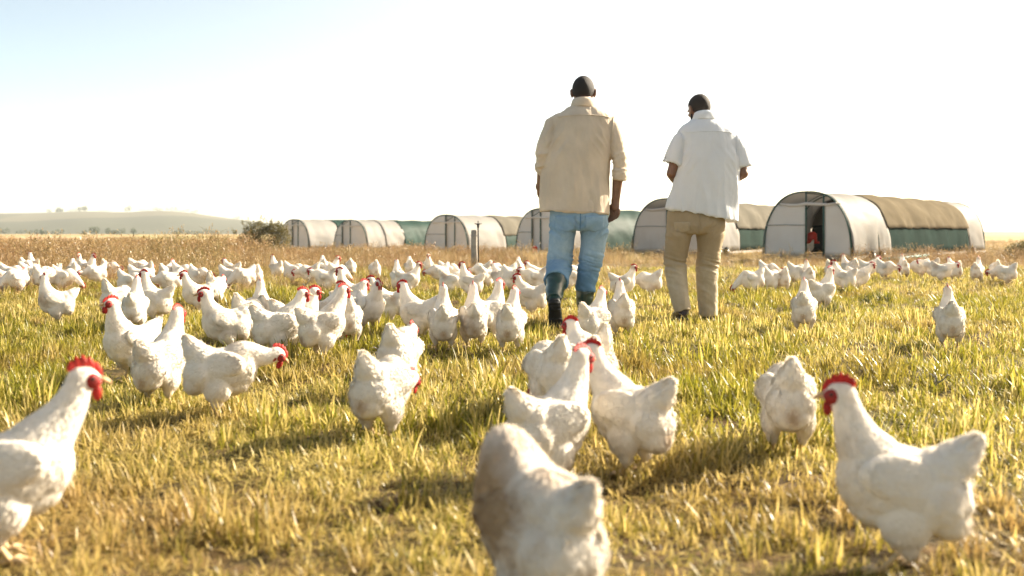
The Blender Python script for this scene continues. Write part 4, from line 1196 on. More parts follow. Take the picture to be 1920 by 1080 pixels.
P_, N_ = drape(jeans.data, [(0.003, 0.94 - 0.27 * t / 16) for t in range(17)]); strip('seat_seam', P_, N_, 0.004, 0.0035, MAT['denim'], jeans)

def boot(path, radii, heel, toe, up, parent, mat, solemat, name, ln=0.285, shaft_fold=True):
    """shaft along a path, then a foot from heel to toe with a ridged sole; up is the instep direction"""
    g = Geo()
    if path: g.loft(sleeve_back(tube_rings(path, radii, 24)[::-1], Vector(path[0]) - Vector(path[-1]), 0.006, 0.05))
    heel, toe, up = Vector(heel), Vector(toe), Vector(up).normalized()
    fw = (toe - heel).normalized(); up = (up - fw * up.dot(fw)).normalized(); sd = fw.cross(up)
    rr = []
    for t, w, h in ((0.0, 0.022, 0.060), (0.03, 0.034, 0.085), (0.15, 0.041, 0.105), (0.30, 0.039, 0.105), (0.50, 0.043, 0.080), (0.70, 0.049, 0.062), (0.86, 0.045, 0.050), (0.96, 0.030, 0.038), (1.0, 0.012, 0.028)):
        c = heel + fw * ln * t + up * (0.022 + h * 0.5)
        rr.append([c + sd * w * math.copysign(abs(math.cos(a)) ** 0.8, math.cos(a)) + up * (h * 0.5) * math.copysign(abs(math.sin(a)) ** 0.8, math.sin(a)) for a in (2 * math.pi * k / 20 for k in range(20))])
    g.loft(rr)
    me = remesh(g, 0.0065, 5, 0.5, name)
    fold(me, lambda v, n: 0.0045 * ridge(fn3(v[0] * 6, v[1] * 6, v[2] * 15, 1.0, 2)))
    o = mesh_obj(name, me, mat, parent)
    s = Geo(); rr = []
    prof = ((0.0, 0.024), (0.03, 0.037), (0.12, 0.043), (0.30, 0.040), (0.45, 0.041), (0.62, 0.050), (0.80, 0.051), (0.93, 0.038), (1.0, 0.016))
    for t, w in prof:
        c = heel + fw * ln * (t * 1.03 - 0.012)
        th = 0.030 if t < 0.31 else 0.020
        off = -0.002 if t < 0.31 else 0.006
        rr.append([c + sd * w + up * off, c + sd * w + up * (off + th), c - sd * w + up * (off + th), c - sd * w + up * off])
    s.loft(rr)
    for k in range(9):
        t = 0.05 + 0.09 * k
        if 0.30 < t < 0.46: continue
        c = heel + fw * ln * t + up * (-0.004 if t < 0.31 else 0.003); w = 0.036 if t < 0.45 else 0.044
        a, b = c - sd * w, c + sd * w
        s.tube([a, b], 0.006, 6)
    s.build('sole', solemat, o)
    return o
boot([(-0.150, -0.055, 0.375), (-0.163, -0.120, 0.330), (-0.178, -0.215, 0.262), (-0.186, -0.285, 0.205)], [(0.070, 0.076), (0.072, 0.078), (0.062, 0.068), (0.050, 0.056)], (-0.188, -0.350, 0.205), (-0.172, -0.245, -0.055), (0.05, 0.93, 0.36), rootA, MAT['rubber'], MAT['sole'], 'boot')
boot([(0.052, 0.05, 0.30), (0.050, 0.05, 0.24), (0.047, 0.05, 0.16), (0.046, 0.04, 0.09)], [(0.064, 0.070), (0.064, 0.070), (0.056, 0.062), (0.048, 0.056)], (0.042, -0.035, -0.004), (0.062, 0.25, -0.004), (0, 0, 1), rootA, MAT['rubber'], MAT['sole'], 'boot')

# ---- the man in the white shirt
Bk = dict(head=(0.036, 0.060, 1.625), hyaw=0.42, hpitch=-0.34, neck=(0.060, -0.002, 1.520), chest=(0.085, 0, 1.28), pelvis=(0.0, 0, 0.82),
         shl=(-0.110, 0, 1.435), ell=(-0.188, -0.02, 1.135), wrl=(-0.090, 0.22, 1.06), shr=(0.285, 0, 1.425), elr=(0.352, -0.03, 1.135), wrr=(0.240, 0.22, 1.06),
         hipl=(-0.110, 0, 0.79), knl=(-0.145, 0.05, 0.43), anl=(-0.105, -0.06, 0.09), ftl=(-0.110, 0.08, 0.05),
         hipr=(0.095, 0, 0.79), knr=(0.105, 0.06, 0.43), anr=(0.118, 0.10, 0.08), ftr=(0.13, 0.24, 0.04),
         handl=((0.6, 0.75, 0.1), (0.3, -0.2, 0.9), (-0.6, 0.7, 0.2), 1.1), handr=((-0.6, 0.75, 0.1), (-0.3, -0.2, 0.9), (0.6, 0.7, 0.2), 1.1))
rootB, MB = man('b', 1305, 600, Bk, dict(skin=MAT['skin_b'], hair=MAT['hair_b']), 'man with a short beard in a white short-sleeved shirt and khaki trousers, walking away')
rs = []
for z, cx, rx, ry, e, ti in ((1.560, 0.062, 0.076, 0.072, 2, 0), (1.530, 0.064, 0.120, 0.090, 2, 0), (1.495, 0.072, 0.175, 0.108, 2.1, 0.02), (1.450, 0.082, 0.222, 0.124, 2.3, 0.02), (1.36, 0.094, 0.228, 0.140, 2.5, 0.0),
                             (1.24, 0.098, 0.226, 0.150, 2.6, 0.0), (1.12, 0.088, 0.232, 0.155, 2.6, 0.03), (1.0, 0.070, 0.246, 0.158, 2.6, 0.08), (0.90, 0.050, 0.262, 0.165, 2.6, 0.14), (0.815, 0.040, 0.270, 0.172, 2.6, 0.19)):
    rs.append(ring((cx, 0.0, z), rx, ry, 40, e, ti))
slL = tube_rings([(-0.04, 0, 1.40), (-0.118, -0.002, 1.375), (-0.152, -0.010, 1.31), (-0.172, -0.015, 1.24), (-0.182, -0.016, 1.205)], [(0.078, 0.088), (0.072, 0.090), (0.070, 0.088), (0.072, 0.088), (0.074, 0.088)])
slR = tube_rings([(0.21, 0, 1.395), (0.290, -0.004, 1.365), (0.325, -0.012, 1.30), (0.350, -0.018, 1.22), (0.358, -0.020, 1.180)], [(0.078, 0.088), (0.070, 0.090), (0.064, 0.088), (0.062, 0.086), (0.062, 0.086)])
def foldB(v, n):
    x, y, z = v
    u = x - 0.08
    lo = max(0.25, min(1, (1.46 - z) / 0.45))
    a = 0.018 * fn3((u * 6.5 + 0.8 * (1.3 - z) * u), y * 5, z * 1.1, 1.0, 2) * lo
    a += 0.011 * ridge(fn3(u * 9, y * 6, z * 1.6 + u * 3, 7.0, 2)) * lo
    pit = math.exp(-((z - 1.25) / 0.14) ** 2) * math.exp(-((abs(u) - 0.17) / 0.07) ** 2)
    a += 0.012 * ridge(fn3(x * 4, y * 3, z * 9 + abs(u) * 13, 8.0, 2)) * pit
    a += 0.004 * fn3(x * 14, y * 14, z * 8, 3.0)
    return a
sh = shirt_mesh(hem_back(rs), [sleeve_back(slL, (0, 0, -1)), sleeve_back(slR, (0, 0, -1))], foldB)
shirtB = mesh_obj('shirt', sh, MAT['whitecloth'], rootB)
P_, N_ = drape(sh, [(-0.085 + 0.34 * t / 24, 1.435 + 0.010 * math.sin(math.pi * t / 24)) for t in range(25)]); strip('yoke_seam', P_, N_, 0.003, 0.002, MAT['whitecloth'], shirtB)
for xs_ in ((-0.135, -0.110), (0.305, 0.285)):
    P_, N_ = drape(sh, [(xs_[0] + (xs_[1] - xs_[0]) * (t / 20) ** 0.7, 1.45 - 0.19 * t / 20) for t in range(21)]); strip('armhole_seam', P_, N_, 0.003, 0.0025, MAT['whitecloth'], shirtB)
collar((0.064, 0.0, 1.555), 0.074, 0.071, 0.036, 0.28, MAT['whitecloth'], shirtB)
hipB = [ring((0.0, 0.0, z), rx, ry, 36, 2.5) for z, rx, ry in ((0.98, 0.180, 0.120), (0.90, 0.205, 0.138), (0.82, 0.220, 0.150), (0.74, 0.218, 0.148), (0.68, 0.195, 0.122))]
legBL = tube_rings([(-0.112, 0, 0.78), (-0.128, 0.005, 0.68), (-0.143, 0.03, 0.56), (-0.152, 0.045, 0.46), (-0.150, 0.02, 0.36), (-0.138, -0.02, 0.24), (-0.118, -0.05, 0.15), (-0.106, -0.06, 0.095)], [(0.102, 0.130), (0.098, 0.122), (0.086, 0.104), (0.078, 0.090), (0.075, 0.084), (0.071, 0.079), (0.064, 0.073), (0.061, 0.072)])
legBR = tube_rings([(0.100, 0, 0.78), (0.112, 0.01, 0.68), (0.107, 0.035, 0.56), (0.098, 0.05, 0.46), (0.096, 0.06, 0.36), (0.100, 0.075, 0.24), (0.108, 0.09, 0.12), (0.112, 0.09, 0.045)], [(0.106, 0.130), (0.104, 0.122), (0.089, 0.104), (0.081, 0.091), (0.078, 0.085), (0.075, 0.082), (0.071, 0.079), (0.068, 0.077)])
pants = trousers(hipB, [hem_back(legBL, 0.04, 0.008), hem_back(legBR, 0.04, 0.008)], legfold(0.44, 0.012, 20.0), lambda v: 0.8 * max(0, min(1, (0.50 - v[2]) / 0.12)), MAT['khaki'], rootB, 'trousers')
pocket(pants.data, -0.125, 0.69, 0.765, 0.055, MAT['khaki'], pants)
P_, N_ = drape(pants.data, [(0.0, 0.94 - 0.27 * t / 16) for t in range(17)]); strip('seat_seam', P_, N_, 0.004, 0.0035, MAT['khaki'], pants)
boot(None, None, (-0.108, -0.115, 0.025), (-0.112, 0.15, -0.004), (0, 0, 1), rootB, MAT['shoe'], MAT['sole'], 'shoe')
boot(None, None, (0.112, 0.03, -0.004), (0.140, 0.30, -0.004), (0, 0, 1), rootB, MAT['shoe'], MAT['sole'], 'shoe')
bd = Geo()
for s in (-1, 1):
    bd.limb([MB @ Vector((s * 0.066, 0.012, -0.030)), MB @ Vector((s * 0.056, 0.036, -0.072)), MB @ Vector((s * 0.026, 0.074, -0.090)), MB @ Vector((0, 0.082, -0.094))], [0.010, 0.016, 0.018, 0.018], 10)
mesh_obj('beard', remesh(bd, 0.005, 3, 0.5, 'beard'), MAT['hair'], rootB)
# ------------------------------------------------------------------ the poultry tunnels
def sheet_mat(name, color, trans, var=0.12, rough=0.55, stain=(0.45, 0.36, 0.26), st=0.35, spec=0.3):
    M = Mat(name); p = M.obj()
    n = M.noise(1.6, 6, vec=p); f = M.noise(26, 4, vec=M.obj((1, 1, 3)))
    c = M.mix(M.math('MULTIPLY', M.ramp(n, [(0.45, 0.0), (0.8, 1.0)]), st), color, stain)
    c = M.mix(M.math('MULTIPLY', f, var), c, M.mix(0.5, c, (0.1, 0.09, 0.08)))
    return M.finish(c, rough, M.bump(M.noise(9, 5, vec=p), 0.35, 0.02), trans, None, spec)
MAT['poly'] = sheet_mat('white_plastic_sheet', (0.42, 0.41, 0.39), 0.58, 0.3, spec=0.15)
MAT['poly_end'] = sheet_mat('milky_end_sheet', (0.92, 0.88, 0.83), 0.48, st=0.22)
MAT['poly_dirty'] = sheet_mat('dusty_end_sheet', (0.78, 0.72, 0.66), 0.42, 0.25, st=0.4)
MAT['shade'] = sheet_mat('tan_shade_cloth', (0.15, 0.125, 0.085), 0.18, 0.35, 0.85, (0.24, 0.205, 0.145), 0.7, 0.0)
MAT['shade_grey'] = sheet_mat('grey_shade_cloth', (0.14, 0.13, 0.105), 0.18, 0.35, 0.85, (0.24, 0.22, 0.18), 0.7, 0.0)
MAT['green_tarp'] = sheet_mat('green_tarpaulin', (0.002, 0.026, 0.019), 0.08, 0.3, 0.6, (0.012, 0.05, 0.04), 0.5, 0.08)
MAT['green_net'] = sheet_mat('green_side_net', (0.026, 0.042, 0.037), 0.05, 0.3, 0.8, (0.03, 0.055, 0.05), 0.6, 0.0)
MAT['steel'] = simple('painted_green_steel', (0.030, 0.075, 0.058), 0.5, 0.3, 20, metal=0.2)
MAT['galv'] = simple('galvanised_steel', (0.33, 0.33, 0.32), 0.45, 0.25, 25, metal=0.7)
MAT['black'] = simple('black_rubber', (0.015, 0.014, 0.013), 0.8, 0.3, 30)
MAT['wood'] = simple('grey_timber', (0.30, 0.27, 0.23), 0.85, 0.35, 10, bump=0.5, bscale=40)
MAT['red'] = simple('red_plastic', (0.60, 0.03, 0.015), 0.4, 0.15)
MAT['teal'] = simple('teal_plastic', (0.06, 0.34, 0.34), 0.45, 0.15)

def arch(t, W, H, s=1.0):
    a = math.pi * (1 - t); c, sn = math.cos(a), math.sin(a)
    return 0.5 * W * s * math.copysign(abs(c) ** 0.80, c), H * s * max(0, sn) ** 0.84

def tunnel(px, d, az, W, H, L, sections, label, floor_z=0.14, door=(0.0, 0.40), end='poly_end', open_top=True, seed=0, wheels=True, hoops=1.75, fine=1.0, sheeted=False, gz=0.0):
    """sections: (from, to, t0, t1, material key, swell, name) along the length"""
    x = (px - 960) / FPX * d
    root = empty('poultry_tunnel', (x, d, gz), R(90 - az))          # local +X runs down the tunnel, local +Y to its west side
    tag(root, label, 'poultry tunnel', 'mobile poultry tunnels in a line')
    def pt(u, v, z): return Vector((u, -v, z + floor_z))            # v: to the east side
    for a, b, t0, t1, mk, swell, nm in sections:
        nu = max(6, int((b - a) * 7 * fine)); nt2 = max(6, int(46 * (t1 - t0) * fine))
        V, F = [], []
        for i in range(nu + 1):
            u = a + (b - a) * i / nu
            for j in range(nt2 + 1):
                t = t0 + (t1 - t0) * j / nt2
                q0, q1 = arch(t, W, H)
                nrm = Vector((q0 / (W * 0.5) ** 2, q1 / H ** 2)); nrm = nrm.normalized() if nrm.length > 0 else Vector((1, 0))
                sag = -0.030 * math.sin(math.pi * (u % hoops) / hoops) ** 2
                lo = 1 - min(1, q1 / (H * 0.9))
                wr = 0.045 * ridge(fn3(u * 1.5 + t * 2.0, t * 3.2 - u * 0.5, seed, 1.0, 3)) * (0.35 + lo) + 0.018 * fn3(u * 4.5, t * 9 + u * 3, seed + 4, 2.0, 3)
                e = swell + sag + wr * (0.4 if mk.startswith('green_n') else 1.0)
                z = q1 + nrm.y * e
                if (j == 0 and t0 > 0.01) or (j == nt2 and t1 < 0.99): z += 0.035 * fn3(u * 3, seed, 0, 5.0, 2)
                V.append(pt(u, q0 + nrm.x * e, max(z, -0.04)))
        for i in range(nu):
            for j in range(nt2): k = i * (nt2 + 1) + j; F.append((k, k + 1, k + nt2 + 2, k + nt2 + 1))
        o = mesh_obj(nm, pydata(nm, V, F), MAT[mk], root)
        m = o.modifiers.new('thick', 'SOLIDIFY'); m.thickness = 0.004
    # hoops
    nh = int(L / hoops)
    for k in range(nh + 1):
        u = k * L / nh
        Geo().tube([pt(u, *arch(t / 28, W, H, 0.985 if 0 < k < nh else 1.0)) for t in range(29)], 0.020 if k in (0, nh) else 0.016, 6).build('hoop', MAT['steel'], root)
    Geo().tube([pt(0, 0, H * 0.975), pt(L, 0, H * 0.975)], 0.014, 6).build('ridge_rail', MAT['steel'], root)
    # end walls: sheets either side of the door
    def panel(u, v0, v1, ztop, nm, mk):
        n = 12; V, F = [], []
        for i in range(n + 1):
            v = v0 + (v1 - v0) * i / n
            zz = min(ztop * H, H * max(0.0, 1 - abs(2 * v / W) ** 2.5) ** (0.42)) if abs(v) < W / 2 else 0
            for j in range(n + 1):
                z = zz * j / n
                V.append(pt(u + 0.012 * fn3(v * 4, z * 3, seed, 2.0) + 0.004, v, z))
        for i in range(n):
            for j in range(n): k = i * (n + 1) + j; F.append((k, k + 1, k + n + 2, k + n + 1))
        o = mesh_obj(nm, pydata(nm, V, F), MAT[mk], root); m = o.modifiers.new('thick', 'SOLIDIFY'); m.thickness = 0.004
        return o
    wl = W / 2 * 0.985
    d0, d1 = door[0] * W / 2, door[1] * W / 2
    tp = 0.80 if open_top and not sheeted else 1.0
    if sheeted:                                                     # a clear sheet hangs across the doorway and over the top
        panel(0.05, d0, d1, 0.97, 'door_sheet', end)
    panel(0, -wl, d0, tp, 'end_sheet', end); panel(0, d1, wl, tp, 'end_sheet', end)
    panel(L, -wl, wl, 1.0, 'back_sheet', 'poly_end')
    for v in (d0, d1):
        zz = H * max(0.0, 1 - abs(2 * v / W) ** 2.5) ** 0.42
        Geo().tube([pt(-0.02, v, -0.03), pt(-0.02, v, zz)], 0.022, 6).build('door_post', MAT['steel'], root)
    for z, v0, v1 in ((0.80, -0.62, 0.78), (0.47, -0.95, door[0])):
        Geo().tube([pt(-0.015, v0 * W / 2, z * H), pt(-0.02, (v0 + v1) * W / 4, z * H + 0.015), pt(-0.015, v1 * W / 2, z * H)], 0.012, 5).build('crossbar', MAT['galv' if z < 0.6 else 'wood'], root)
    # curled-up sheet rolled along the crossbar, fanlight braces
    if open_top:
        Geo().tube([pt(-0.03, v * W / 2, 0.80 * H + 0.02 * math.sin(v * 9 + seed)) for v in (-0.60, -0.4, -0.2, 0.0, 0.25, 0.5, 0.70)], [0.02, 0.035, 0.03, 0.04, 0.035, 0.03, 0.02], 8).build('rolled_sheet', MAT[end], root)
        Geo().tube([pt(-0.01, d0, 0.82 * H), pt(0.02, d0 + 0.14 * W, 0.93 * H), pt(0.5, d1, 0.97 * H)], 0.010, 5).build('brace', MAT['steel'], root)
    # chassis
    for v in (-W / 2, W / 2):
        Geo().box((0.0, -v - 0.04, floor_z - 0.085), (L, -v + 0.04, floor_z - 0.022)).build('chassis_rail', MAT['wood'], root, False)
    for k in range(5):
        u = 0.1 + k * (L - 0.2) / 4
        Geo().box((u - 0.03, -W / 2 + 0.05, floor_z - 0.075), (u + 0.03, W / 2 - 0.05, floor_z - 0.03)).build('crossbeam', MAT['wood'], root, False)
    Geo().box((0.02, -W / 2 + 0.06, floor_z - 0.028), (L - 0.02, W / 2 - 0.06, floor_z - 0.010)).build('floor_boards', MAT['wood'], root, False)
    if wheels:
        for u in (1.1, 1.75, L - 1.6):
            for v in (-W / 2 - 0.10, W / 2 + 0.10):
                wv = Geo(); rr = []
                for wx, r in ((-0.05, 0.08), (-0.05, 0.115), (-0.03, 0.13), (0.03, 0.13), (0.05, 0.115), (0.05, 0.08)):
                    rr.append([Vector((u + r * math.cos(a), -v + wx, 0.12 + r * math.sin(a))) for a in (2 * math.pi * k / 20 for k in range(20))])
                wo = wv.loft(rr).build('wheel', MAT['black'], root)
                Geo().tube([Vector((u, -v - 0.053, 0.12)), Vector((u, -v + 0.053, 0.12))], 0.05, 12).build('hub', MAT['galv'], wo)
    return root, pt

def secs(L, c1, c2, top, side, lowt=0.12, tail=True):
    s = [(0, c1, 0, 1, 'poly', 0.0, 'plastic_cover')]
    s.append((c1 - 0.08, c2, lowt, 1 - lowt, top, 0.022, 'shade_cloth'))
    for a, b in ((0.0, lowt + 0.02), (1 - lowt - 0.02, 1.0)): s.append((c1, c2, a, b, side, -0.012, 'side_net'))
    if tail: s.append((c2 - 0.05, L, 0, 1, 'poly', 0.0, 'plastic_cover'))
    return s

T1, pt1 = tunnel(1512, 23.6, 40, 2.16, 1.50, 11.0, secs(11.0, 2.6, 9.5, 'shade', 'green_net'), 'largest poultry tunnel, with an open doorway, white front and tan shade cloth', seed=1)
tunnel(1251, 28.3, 31, 2.12, 1.50, 11.0, secs(11.0, 3.2, 11.0, 'shade_grey', 'green_net', tail=False), 'poultry tunnel with dusty front sheet behind the man in the white shirt', end='poly_dirty', seed=2, door=(0.0, 0.18))
tunnel(1014, 33.3, 40, 2.16, 1.50, 11.0, [(0, 2.2, 0, 1, 'poly', 0, 'plastic_cover'), (2.1, 5.6, 0.0, 1.0, 'green_tarp', 0.02, 'tarpaulin'), (5.5, 11, 0, 1, 'poly', 0, 'plastic_cover')], 'poultry tunnel with open barred front and green tarpaulin behind the man in jeans', seed=3, door=(-0.34, 0.0), sheeted=True, floor_z=0.10, gz=-0.12)
tunnel(836, 40.6, 32, 2.16, 1.50, 11.0, [(0, 2.9, 0, 1, 'poly', 0, 'plastic_cover'), (2.8, 11.0, 0.12, 0.88, 'shade_grey', 0.02, 'shade_cloth'), (2.9, 11.0, 0, 0.14, 'green_tarp', -0.01, 'side_net'), (2.9, 11.0, 0.86, 1, 'green_tarp', -0.01, 'side_net')], 'white creased poultry tunnel directly behind the fence post', seed=4, fine=0.9, door=(0.0, 0.42), sheeted=True, floor_z=0.10, gz=-0.20)
tunnel(657, 51.0, 31, 2.16, 1.50, 11.0, [(0, 1.6, 0, 1, 'poly', 0, 'plastic_cover'), (1.5, 3.2, 0, 1, 'poly', 0.015, 'plastic_cover'), (3.1, 11, 0, 1, 'green_tarp', 0.02, 'tarpaulin')], 'poultry tunnel half white and half green with a barred front', seed=5, fine=0.9, door=(-0.5, 0.0), sheeted=True, floor_z=0.12, gz=-0.29)
tunnel(551, 52.0, 31, 2.05, 1.50, 11.0, [(0, 2.6, 0, 1, 'poly', 0, 'plastic_cover'), (2.5, 11, 0, 1, 'green_tarp', 0.02, 'tarpaulin')], 'farthest poultry tunnel, next to the bush, white with a green corner', seed=6, fine=0.9, door=(-0.1, 0.3), sheeted=True, floor_z=0.13, gz=-0.26)

def bell_feeder(loc, h, r, label):
    o = empty('feeder', loc); tag(o, label, 'feeder', 'red feeders in the tunnel doorways')
    Geo().loft([[Vector((q * math.cos(a), q * math.sin(a), z)) for a in (2 * math.pi * k / 20 for k in range(20))] for z, q in ((0.03, r * 0.55), (0.05, r * 0.72), (h * 0.8, r * 0.66), (h * 0.93, r * 0.4), (h, r * 0.12))]).build('hopper', MAT['red'], o)
    Geo().loft([[Vector((q * math.cos(a), q * math.sin(a), z)) for a in (2 * math.pi * k / 20 for k in range(20))] for z, q in ((0.0, r * 0.7), (0.0, r), (0.05, r * 1.05), (0.05, r * 0.98), (0.015, r * 0.9))]).build('pan', MAT['red'], o)
    return o
def inT(px, d, z): return ((px - 960) / FPX * d, d, z)
bell_feeder(inT(1523, 24.9, 0.40), 0.30, 0.17, 'red bell feeder hanging inside the doorway of the largest tunnel')
bell_feeder(inT(1003, 33.1, -0.11), 0.36, 0.13, 'red feeder in the front of the tunnel behind the jeans')
bell_feeder(inT(851, 40.3, -0.19), 0.22, 0.14, 'red feeder low in the front of the tunnel behind the fence post')
# the string of the hanging feeder belongs to it
ff = [o for o in COL.objects if o.name.startswith('feeder')][0]
Geo().tube([(0, 0, 0.29), (0.0, 0, 1.05)], 0.006, 5).build('string', MAT['wood'], ff)
h = dup(SMALL['alert']); h['label'] = 'x'; h.location = inT(1517, 24.35, 0.14); h.rotation_euler = (0, 0, R(10)); h.scale = (1.0,) * 3
tag(h, 'white hen standing inside the doorway of the largest tunnel, under the red feeder', 'hen', FG)

# fence post with a sprinkler riser
x, y = at(889, 508)
o = empty('fence_post', (x, y, 0)); tag(o, 'weathered grey post with a thin sprinkler riser standing in the weeds', 'post')
g = Geo(); g.loft([[Vector((r * math.cos(a) + 0.004 * math.sin(z * 9), r * math.sin(a), z)) for a in (2 * math.pi * k / 14 for k in range(14))] for z, r in ((-0.1, 0.058), (0.2, 0.056), (0.45, 0.054), (0.70, 0.053), (0.715, 0.047))])
g.build('post', MAT['wood'], o)
ri = Geo().tube([(0.072, -0.03, -0.05), (0.074, -0.03, 0.4), (0.070, -0.03, 0.76)], 0.013, 8).build('riser_pipe', MAT['black'], o)
for z in (0.18, 0.62): Geo().tube([(0.066 * math.cos(a), 0.064 * math.sin(a) - 0.004, z) for a in (2 * math.pi * k / 16 for k in range(17))], 0.004, 5).build('wire_tie', MAT['galv'], o)
g = Geo().tube([(0.070, -0.03, 0.75), (0.070, -0.03, 0.80), (0.070, -0.03, 0.83)], [0.018, 0.022, 0.012], 8)
for k in range(4): g.tube([(0.070, -0.03, 0.81), (0.070 + 0.07 * math.cos(k * 1.57 + 0.4), -0.03 + 0.05 * math.sin(k * 1.57 + 0.4), 0.825)], [0.010, 0.006], 6)
g.tube([(0.070, -0.03, 0.83), (0.070, -0.03, 0.87)], [0.006, 0.010], 6)
g.build('sprinkler_head', MAT['black'], o)

# dry twigs sticking out of the grass
for k, (px, py, h_, lab) in enumerate(((552, 553, 0.32, 'forked dark twig standing in the weeds in front of the tunnels'), (690, 668, 0.22, 'crooked orange-brown twig beside the stooping red face'), (1352, 540, 0.34, 'thin dead stalk leaning beside the khaki legs'), (1735, 722, 0.16, 'thin dark stalk bent over in the open grass'))):
    x, y = at(px, py); r = random.Random(70 + k)
    g = Geo(); p0 = Vector((0, 0, -0.03)); az = r.uniform(-0.6, 0.6); q = [p0]
    for j in range(5): q.append(q[-1] + Vector((math.cos(az) * (0.6 if k != 2 else .35) + r.uniform(-.2, .2), r.uniform(-.3, .3), r.uniform(0.4, 0.9))) * h_ / 5)
    g.tube(q, [0.006, 0.0055, 0.005, 0.004, 0.003, 0.0015], 6)
    for j in (2, 3, 3, 4):
        e = q[j] + Vector((r.uniform(-.9, .5), r.uniform(-.5, .5), r.uniform(.1, .8))) * h_ * 0.35
        g.tube([q[j], q[j].lerp(e, .5) + Vector((0, 0, .012)), e], [0.004, 0.003, 0.001], 5)
    o = g.build('twig', MAT['bark'] if 'bark' in MAT else MAT['wood']); o.location = (x, y, gh(x, y)); tag(o, lab, 'twig')

# teal pipe lying under the largest tunnel's edge
d = 23.0
g = Geo().tube([((1636 - 960) / FPX * d, d, 0.04), ((1690 - 960) / FPX * (d + .3), d + .3, 0.07), ((1742 - 960) / FPX * (d + .8), d + .8, 0.13)], 0.035, 10)
tag(g.build('pipe', MAT['teal']), 'teal plastic pipe lying in the grass along the largest tunnel', 'pipe')

# ------------------------------------------------------------------ shrubs and trees
def leaf_mat(name, lo, hi, trans=0.35):
    M = Mat(name); c = M.mix(M.attr('rnd'), lo, hi)
    return M.finish(c, 0.6, None, trans, None, 0.3)
MAT['leaf_olive'] = leaf_mat('olive_leaves', (0.045, 0.048, 0.015), (0.20, 0.165, 0.055))
MAT['leaf_green'] = leaf_mat('dark_green_leaves', (0.025, 0.045, 0.018), (0.075, 0.10, 0.04))
MAT['bark'] = simple('bark', (0.09, 0.065, 0.045), 0.9, 0.35, 8)

def shrub(name, x, y, clumps, n, leaf, mat, stem_h, seed, label, cat, group=None, z0=0.0, spray=0):
    """crown of leaf-sized faces in uneven clumps, on forked stems"""
    r = np.random.default_rng(seed)
    o = empty(name, (x, y, z0)); tag(o, label, cat, group)
    C_ = np.array([c[:3] for c in clumps]); Q = np.array([c[3:6] for c in clumps])
    w = (Q ** 2).sum(1); k = r.choice(len(clumps), n, p=w / w.sum())
    d = r.normal(size=(n, 3)); d /= np.linalg.norm(d, axis=1)[:, None]
    rad = r.uniform(0.35, 1.08, n) ** 0.6
    P = C_[k] + d * Q[k] * rad[:, None]
    P[:, 2] = np.maximum(P[:, 2], 0.02)
    if spray:
        for _ in range(spray):
            c = r.integers(len(clumps)); b = C_[c] + np.array([r.normal() * Q[c][0] * .6, r.normal() * Q[c][1] * .6, Q[c][2] * .7])
            dv = np.array([r.normal() * .45, r.normal() * .45, 1.0]); dv /= np.linalg.norm(dv); ln = r.uniform(.15, .45)
            m = 26; P = np.concatenate([P, b + dv * r.uniform(0, ln, m)[:, None] + r.normal(size=(m, 3)) * leaf * 0.8])
    n = len(P)
    u = r.normal(size=(n, 3)); u /= np.linalg.norm(u, axis=1)[:, None]
    v = np.cross(u, r.normal(size=(n, 3))); v /= np.linalg.norm(v, axis=1)[:, None]
    s = leaf * r.uniform(0.5, 1.3, n)[:, None]
    V = np.stack([P - u * s, P + v * s * 0.45, P + u * s, P - v * s * 0.45], 1).reshape(-1, 3)
    me = np_mesh(name + '_crown', V, np.arange(4 * n), np.arange(n) * 4, np.full(n, 4))
    rn = 0.5 + 0.35 * np.array([noise.noise(Vector((p[0] * 3 + seed, p[1] * 3, p[2] * 3))) for p in P]) + r.normal(0, 0.15, n)
    fattr(me, 'rnd', np.repeat(np.clip(rn, 0, 1), 4))
    c = mesh_obj('crown', me, mat, o, False)
    g = Geo()
    for cc in clumps:
        t = Vector((cc[0], cc[1], cc[2]))
        g.tube([Vector((cc[0] * 0.15, cc[1] * 0.15, -0.05)), Vector((cc[0] * 0.5, cc[1] * 0.5, t.z * 0.55)), t], [stem_h, stem_h * 0.7, stem_h * 0.3], 6)
    g.build('trunk', MAT['bark'], o)
    return o

dB = 46.0
shrub('bush', (494 - 960) / FPX * dB, dB, [(-0.70, 0, 0.55, 0.50, 0.5, 0.45), (0.15, 0, 0.65, 0.60, 0.5, 0.55), (0.85, 0.1, 0.60, 0.42, 0.4, 0.50), (-0.30, 0.1, 1.10, 0.50, 0.4, 0.32), (0.55, 0, 1.12, 0.45, 0.35, 0.26)], 11000, 0.034, MAT['leaf_olive'], 0.03, 5, 'wiry olive bush standing beside the farthest tunnel', 'bush', z0=-0.26, spray=70)
shrub('shrub', (436 - 960) / FPX * 44, 44, [(0, 0, 0.22, 0.28, 0.25, 0.22)], 900, 0.03, MAT['leaf_green'], 0.015, 6, 'small dark shrub in the weeds just before the olive bush', 'bush', z0=-0.22)
shrub('shrub', (1911 - 960) / FPX * 24, 24, [(0, 0, 0.22, 0.32, 0.3, 0.22), (0.3, 0.1, 0.3, 0.3, 0.3, 0.25)], 3000, 0.022, MAT['leaf_olive'], 0.012, 7, 'pale shrub in the glare at the end of the largest tunnel', 'bush')
